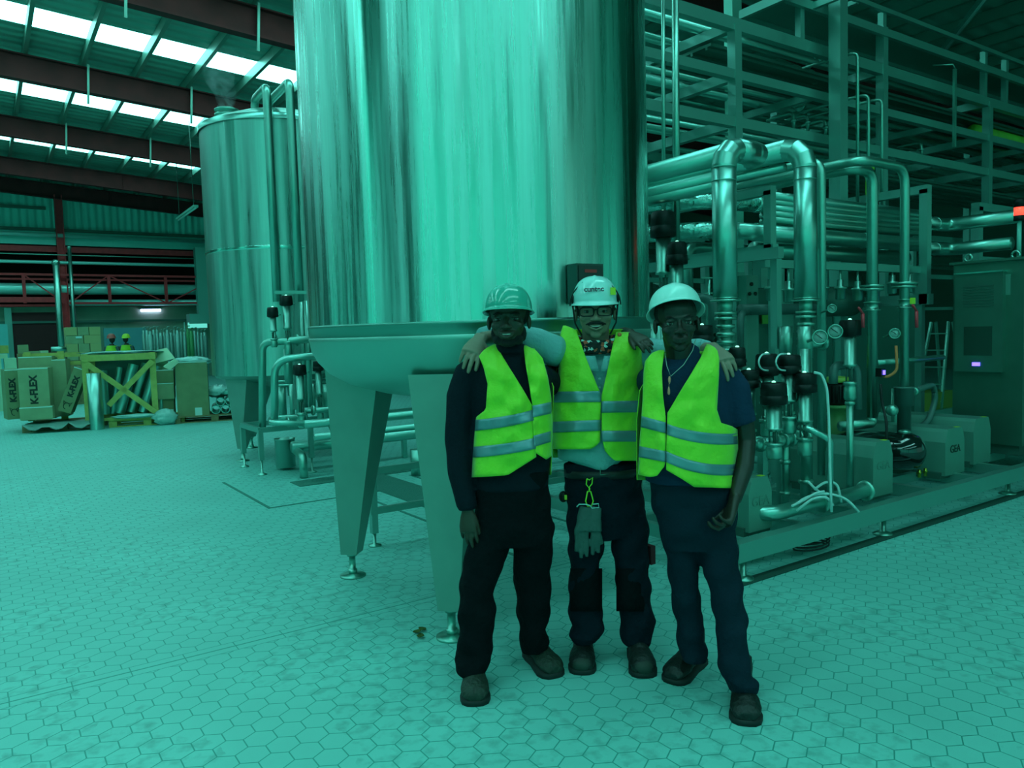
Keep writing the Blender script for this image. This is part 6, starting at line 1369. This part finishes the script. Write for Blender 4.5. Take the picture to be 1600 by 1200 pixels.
rowtube(mb, [(800, 886, 948, dM, .1), (850, 889, 944, dM, .092), (880, 890, 936, dM-.01, .085), (930, 889, 936, dM, .08), (965, 890, 942, dM, .085), (980, 893, 943, dM, .085), (990, 886, 940, dM-.01, .082), (1000, 893, 936, dM, .07)])
rowtube(mb, [(800, 950, 1010, dM, .1), (850, 954, 1013, dM, .092), (890, 962, 1014, dM-.01, .085), (940, 967, 1016, dM, .08), (970, 968, 1024, dM, .085), (985, 970, 1022, dM, .085), (1000, 973, 1016, dM-.01, .08), (1006, 977, 1012, dM, .065)])
bake(mb, 'trousers', TR2, PMn, .008, 2, .007, .07, 4)
mb = MB()
for (x0, x1, y0, y1) in ((892, 940, 888, 955), (964, 1012, 888, 955)):
    mb.grid([[dp(x0+(x1-x0)*j/6, y0+(y1-y0)*i/5, dM-.085*math.sqrt(1-((j-3)/3.3)**2)-.008) for j in range(7)] for i in range(6)])
kp = mb.build('knee_patches', TR1, PMn); sol = kp.modifiers.new('s', 'SOLIDIFY'); sol.thickness = .004
mb = MB(); mb.rings([ring(y, 881, 1001, dM, .129) for y in (730, 742)]); bl = mb.build('belt', mat('black_belt', (.008, .012, .012), .5), PMn)
mb = MB(); q = dp(944, 737, dM-.134); mb.tube([dp(x, y, dM-.134) for x, y in ((938, 731), (938, 742), (950, 741))], .0018, 6); mb.build('buckle', STEEL, bl)
mb = MB(); mb.box(dp(1015, 866, dM), (.03, .05, .09)); mb.build('red_holster', mat('dark_red_cloth', (.10, .01, .015), .8), PMn)
boot(PMn, gr(909, 1055), gr(915, 1000), BTK, cap=CAPM); boot(PMn, gr(1008, 1060), gr(985, 1000), BTK, cap=CAPM)
V2 = Vest([(508, 940, 64), (540, 940, 68), (600, 937, 68), (660, 935, 70), (720, 934, 70)], dM-.02, .145, 5.2, .006)
vroot = bpy.data.objects.new('safety_vest', None); COL.objects.link(vroot); vroot.parent = PMn; vroot['_o'] = PMn['_o']
lo = [(509, 880), (520, 876), (550, 875), (575, 873), (596, 872), (600, 864), (650, 863), (704, 865)]; li = [(509, 884), (515, 900), (560, 916), (600, 932), (616, 939), (680, 938), (704, 937)]
panel(V2, lo, li, 509, lambda s_: 702-12*max(0, s_-.75)/.25*max(0, s_-.75)/.25, vroot, VEST)
ro = [(519, 985), (524, 998), (535, 1003), (560, 1005), (600, 1004), (650, 1002), (722, 997)]; ri = [(519, 963), (540, 957), (580, 949), (618, 940), (680, 940), (700, 944), (722, 950)]
panel(V2, ro, ri, 519, lambda s_: 720-16*max(0, s_-.7)/.3*max(0, s_-.7)/.3, vroot, VEST, off=.004)
backpanel(V2, 515, 715, vroot, VEST)
stripe(V2, lo, li, 612, 611, 17, vroot); stripe(V2, lo, li, 659, 656, 17, vroot); stripe(V2, ro, ri, 626, 627, 18, vroot, .009); stripe(V2, ro, ri, 673, 673, 17, vroot, .009)
mb = MB(); q = V2.pt(968, 523, .01); mb.ell(q, (.012, .008, .010)); mb.build('orange_toggle', ORANGE, vroot)
# gloves hanging from a lime clip at his belt
q = dp(921, 745, dM-.15)
gc = thing('glove_clip', 'lime plastic clip hanging from the middle man\'s belt', 'clip', q)
mb = MB(); dG = dM-.15
mb.tube([dp(x, y, dG) for x, y in ((917, 748), (916, 757), (920, 762), (925, 756), (926, 746), (921, 750), (917, 748))], .0028, 8); mb.tube([dp(x, y, dG) for x, y in ((921, 762), (921, 768))], .004, 8)
mb.tube([dp(x, y, dG) for x, y in ((918, 768), (915, 783), (918, 791), (924, 791), (927, 783), (923, 768), (918, 768))], .0032, 8); mb.build('clip', mat('lime_plastic', (.35, .8, .04), .4), gc)
GLV = mat('grey_glove', (.045, .10, .09), .8, bump=.3, bscale=60)
gl = thing('work_gloves', 'pair of grey work gloves hanging from the lime clip over the middle man\'s thigh', 'gloves', dp(921, 790, dG))
mb = MB()
for (x0, fx) in ((912, ((900, 862), (908, 872), (917, 870))), (928, ((926, 868), (935, 864), (941, 850)))):
    mb.tube(chain([(x0+3, 792, dG), (x0, 810, dG-.01), (x0, 830, dG-.015)]), [.028, .034, .038], 14, flat=.6)
    for x, y in fx: mb.tube(chain([(x0+(x-x0)*.3, 822, dG-.012), (x0+(x-x0)*.8, 845, dG-.014), (x, y, dG-.012)]), [.014, .0125, .009], 10)
    mb.tube(chain([(x0-4, 812, dG-.02), (x0-11, 828, dG-.02), (x0-12, 843, dG-.015)]), [.012, .012, .009], 10)
bake(mb, 'glove_pair', GLV, gl, .0045, 3, .001, .03)
mb = MB(); mb.tube([dp(x, y, dG-.015) for x, y in ((901, 792), (905, 788), (915, 788), (922, 790), (925, 794), (936, 793), (935, 787), (926, 788))], .003, 8); mb.build('cuff_edge', mat('pale_cuff', (.3, .6, .55), .6), gl)
tm = thing('tape_measure', 'small dark tape measure with yellow mark at the middle man\'s hip', 'tape measure', dp(880, 775, dM-.02))
mb = MB(); mb.ell(dp(880, 776, dM-.02), (.022, .02, .028)); mb.build('case', BLACKP, tm); mb = MB(); mb.box(dp(884, 777, dM-.045), (.012, .01, .022), math.radians(-35)); mb.build('yellow_mark', YEL, tm)

# ============ right man
dR = 3.36
SKR = mat('right_man_skin', (.024, .018, .012), .42, bump=.06, bscale=60)
PR = thing('person', 'man in tilted-back white hard hat, navy T-shirt and jeans, standing right with a hanging arm', 'person', (dp(1080, 800, dR).x, dp(1080, 800, dR).y, 0))
H3 = Head(1057, 504, 3.28, yaw=.14, pitch=-.05, roll=.05, sc=1.04, wx=1.12)
mb = MB(); head_skin(mb, H3, False, .98, 1.05, 1.15)
mb.tube([H3(0, -.03, -.05), H3(.01, -.035, -.14), dp(1070, 575, dR)], [.06, .058, .075], 16)
mb.tube(chain([(1082, 605, dR), (1080, 650, dR), (1078, 760, dR)]), .09, 16)
mb.tube(chain([(1145, 590, dR), (1160, 650, dR), (1166, 690, dR), (1163, 730, dR-.05), (1148, 782, dR-.12)]), [.050, .049, .041, .040, .027], 16)
wr = dp(1146, 786, dR-.13); hand(mb, wr, dp(1131, 832, dR-.18)-wr, (-RH*.8-FH*.2), curls=((.5, .8, .5), (.6, .9, .5), (.7, .9, .5), (.75, .9, .5)), s=1.1, side=1, thumb=(.6, .7, .45))
mb.tube(chain([(1030, 585, dR+.05), (1000, 600, 4.0)]), [.045, .04], 12)
mb.tube(chain([(1055, 760, dR), (1070, 900, dR+.05), (1080, 1005, 3.45)]), [.07, .055, .04], 12); mb.tube(chain([(1115, 760, dR), (1135, 900, dR-.05), (1152, 1060, 3.2)]), [.07, .055, .04], 12)
bake(mb, 'body', SKR, PR, .0042, 3)
face_parts(PR, H3, False, .8, HAIR, .9)
mb = MB(); H3.el(mb, (0, -.020, .040), (.078, .092, .080)); mb.build('hair', HAIR, PR)
WH2 = mat('plain_white_helmet', (.55, .86, .82), .28, coat=.3)
o, _ = helmet(PR, H3, (0, -.020, .052), .46, .108, .124, .100, .020, WH2, brim=.014, ribs=True)
NS = mat('navy_t_shirt', (.012, .035, .075), .9, bump=.3, bscale=60, spec=.12)
mb = MB()
rowtube(mb, [(556, 1046, 1104, dR, .08), (566, 1020, 1130, dR, .10), (585, 1012, 1146, dR, .12), (640, 1008, 1140, dR, .13), (700, 1005, 1146, dR, .13), (750, 1008, 1146, dR, .125)])
mb.tube(chain([(1130, 590, dR), (1146, 610, dR), (1157, 650, dR), (1160, 662, dR)]), [.075, .073, .066, .064], 18)
mb.tube(chain([(1030, 590, dR+.02), (1000, 600, 3.9)]), [.07, .06], 14)
mb.tube([H3(.01, -.04, -.125), dp(1074, 562, dR)], [.062, .075], 16)
bake(mb, 't_shirt', NS, PR, .009, 3, .004, .10, 5)
TR3 = mat('dark_blue_jeans', (.007, .020, .034), .9, bump=.3, bscale=70, spec=.12)
mb = MB()
rowtube(mb, [(740, 1014, 1148, dR, .12), (790, 1020, 1150, dR, .125), (830, 1032, 1150, dR, .12), (855, 1038, 1150, dR, .10)])
rowtube(mb, [(820, 1030, 1090, dR, .1), (860, 1040, 1089, dR+.03, .095), (900, 1045, 1090, dR+.05, .088), (960, 1055, 1096, dR+.08, .078), (1000, 1059, 1098, dR+.08, .072), (1012, 1060, 1104, dR+.08, .075), (1028, 1063, 1105, dR+.08, .068)])
rowtube(mb, [(820, 1088, 1150, dR, .1), (860, 1090, 1150, dR-.02, .095), (920, 1108, 1158, dR-.06, .088), (980, 1120, 1167, dR-.10, .08), (1040, 1124, 1170, dR-.13, .076), (1056, 1127, 1172, dR-.14, .078), (1064, 1133, 1182, dR-.14, .08), (1078, 1140, 1180, dR-.13, .068)])
bake(mb, 'jeans', TR3, PR, .008, 2, .007, .07, 6)
boot(PR, gr(1048, 1069), gr(1092, 1036), BTK); boot(PR, gr(1167, 1135), gr(1158, 1072), BTK)
V3 = Vest([(540, 1075, 66), (560, 1075, 70), (600, 1073, 72), (660, 1073, 78), (760, 1072, 76)], dR-.02, .14, 9.1, .008)
vroot = bpy.data.objects.new('safety_vest', None); COL.objects.link(vroot); vroot.parent = PR; vroot['_o'] = PR['_o']
lo = [(547, 1030), (552, 1018), (565, 1008), (580, 1006), (630, 1004), (700, 999), (745, 997)]; li = [(547, 1038), (580, 1034), (620, 1036), (650, 1040), (720, 1040), (745, 1034)]
panel(V3, lo, li, 547, lambda s_: 741+4*math.sin(s_*PI)-12*max(0, s_-.8)*5, vroot, VEST)
ro = [(538, 1108), (545, 1120), (560, 1124), (590, 1123), (640, 1120), (662, 1127), (668, 1152), (700, 1153), (762, 1148)]; ri = [(538, 1104), (560, 1094), (600, 1070), (645, 1043), (700, 1041), (735, 1041), (762, 1060)]
panel(V3, ro, ri, 538, lambda s_: 763-3*s_-26*max(0, s_-.72)/.28, vroot, VEST, off=.004)
backpanel(V3, 550, 750, vroot, VEST)
stripe(V3, lo, li, 650, 660, 17, vroot); stripe(V3, lo, li, 697, 705, 17, vroot); stripe(V3, ro, ri, 677, 662, 17, vroot, .009, 6); stripe(V3, ro, ri, 725, 705, 17, vroot, .009, 8)
nk = bpy.data.objects.new('necklace', None); COL.objects.link(nk); nk.parent = PR; nk['_o'] = PR['_o']
mb = MB(); mb.tube([dp(x, y, d) for x, y, d in ((1087, 530, dR-.03), (1082, 548, dR-.09), (1068, 570, dR-.125), (1048, 588, dR-.138), (1042, 572, dR-.125), (1039, 552, dR-.09))], .0016, 6); mb.build('cord', mat('pale_cord', (.4, .5, .42), .6), nk)
mb = MB(); mb.tube([dp(1046, y, dR-.15) for y in (588, 592, 596, 600)], [.003, .006, .005, .002], 8); mb.tube([dp(1045, y, dR-.15) for y in (604, 609, 614, 617)], [.002, .005, .006, .003], 8); mb.tube([dp(1045.5, 588, dR-.15), dp(1045, 612, dR-.15)], .001, 6); mb.build('orange_bead', mat('salmon_bead', (.9, .30, .18), .4), nk)

SKL_ = SKL; VESTF = VEST
for_w = [(175, 24, mat('red_hard_hat', (.5, .10, .08), .4), 'far worker in red hard hat and lime vest beyond the crate', 1), (198, 25.5, mat('yellow_hard_hat', (.5, .8, .05), .4), 'far worker in yellow hard hat and lime vest, right of the red-hatted one', -1)]
for a in for_w: far_worker(*a)
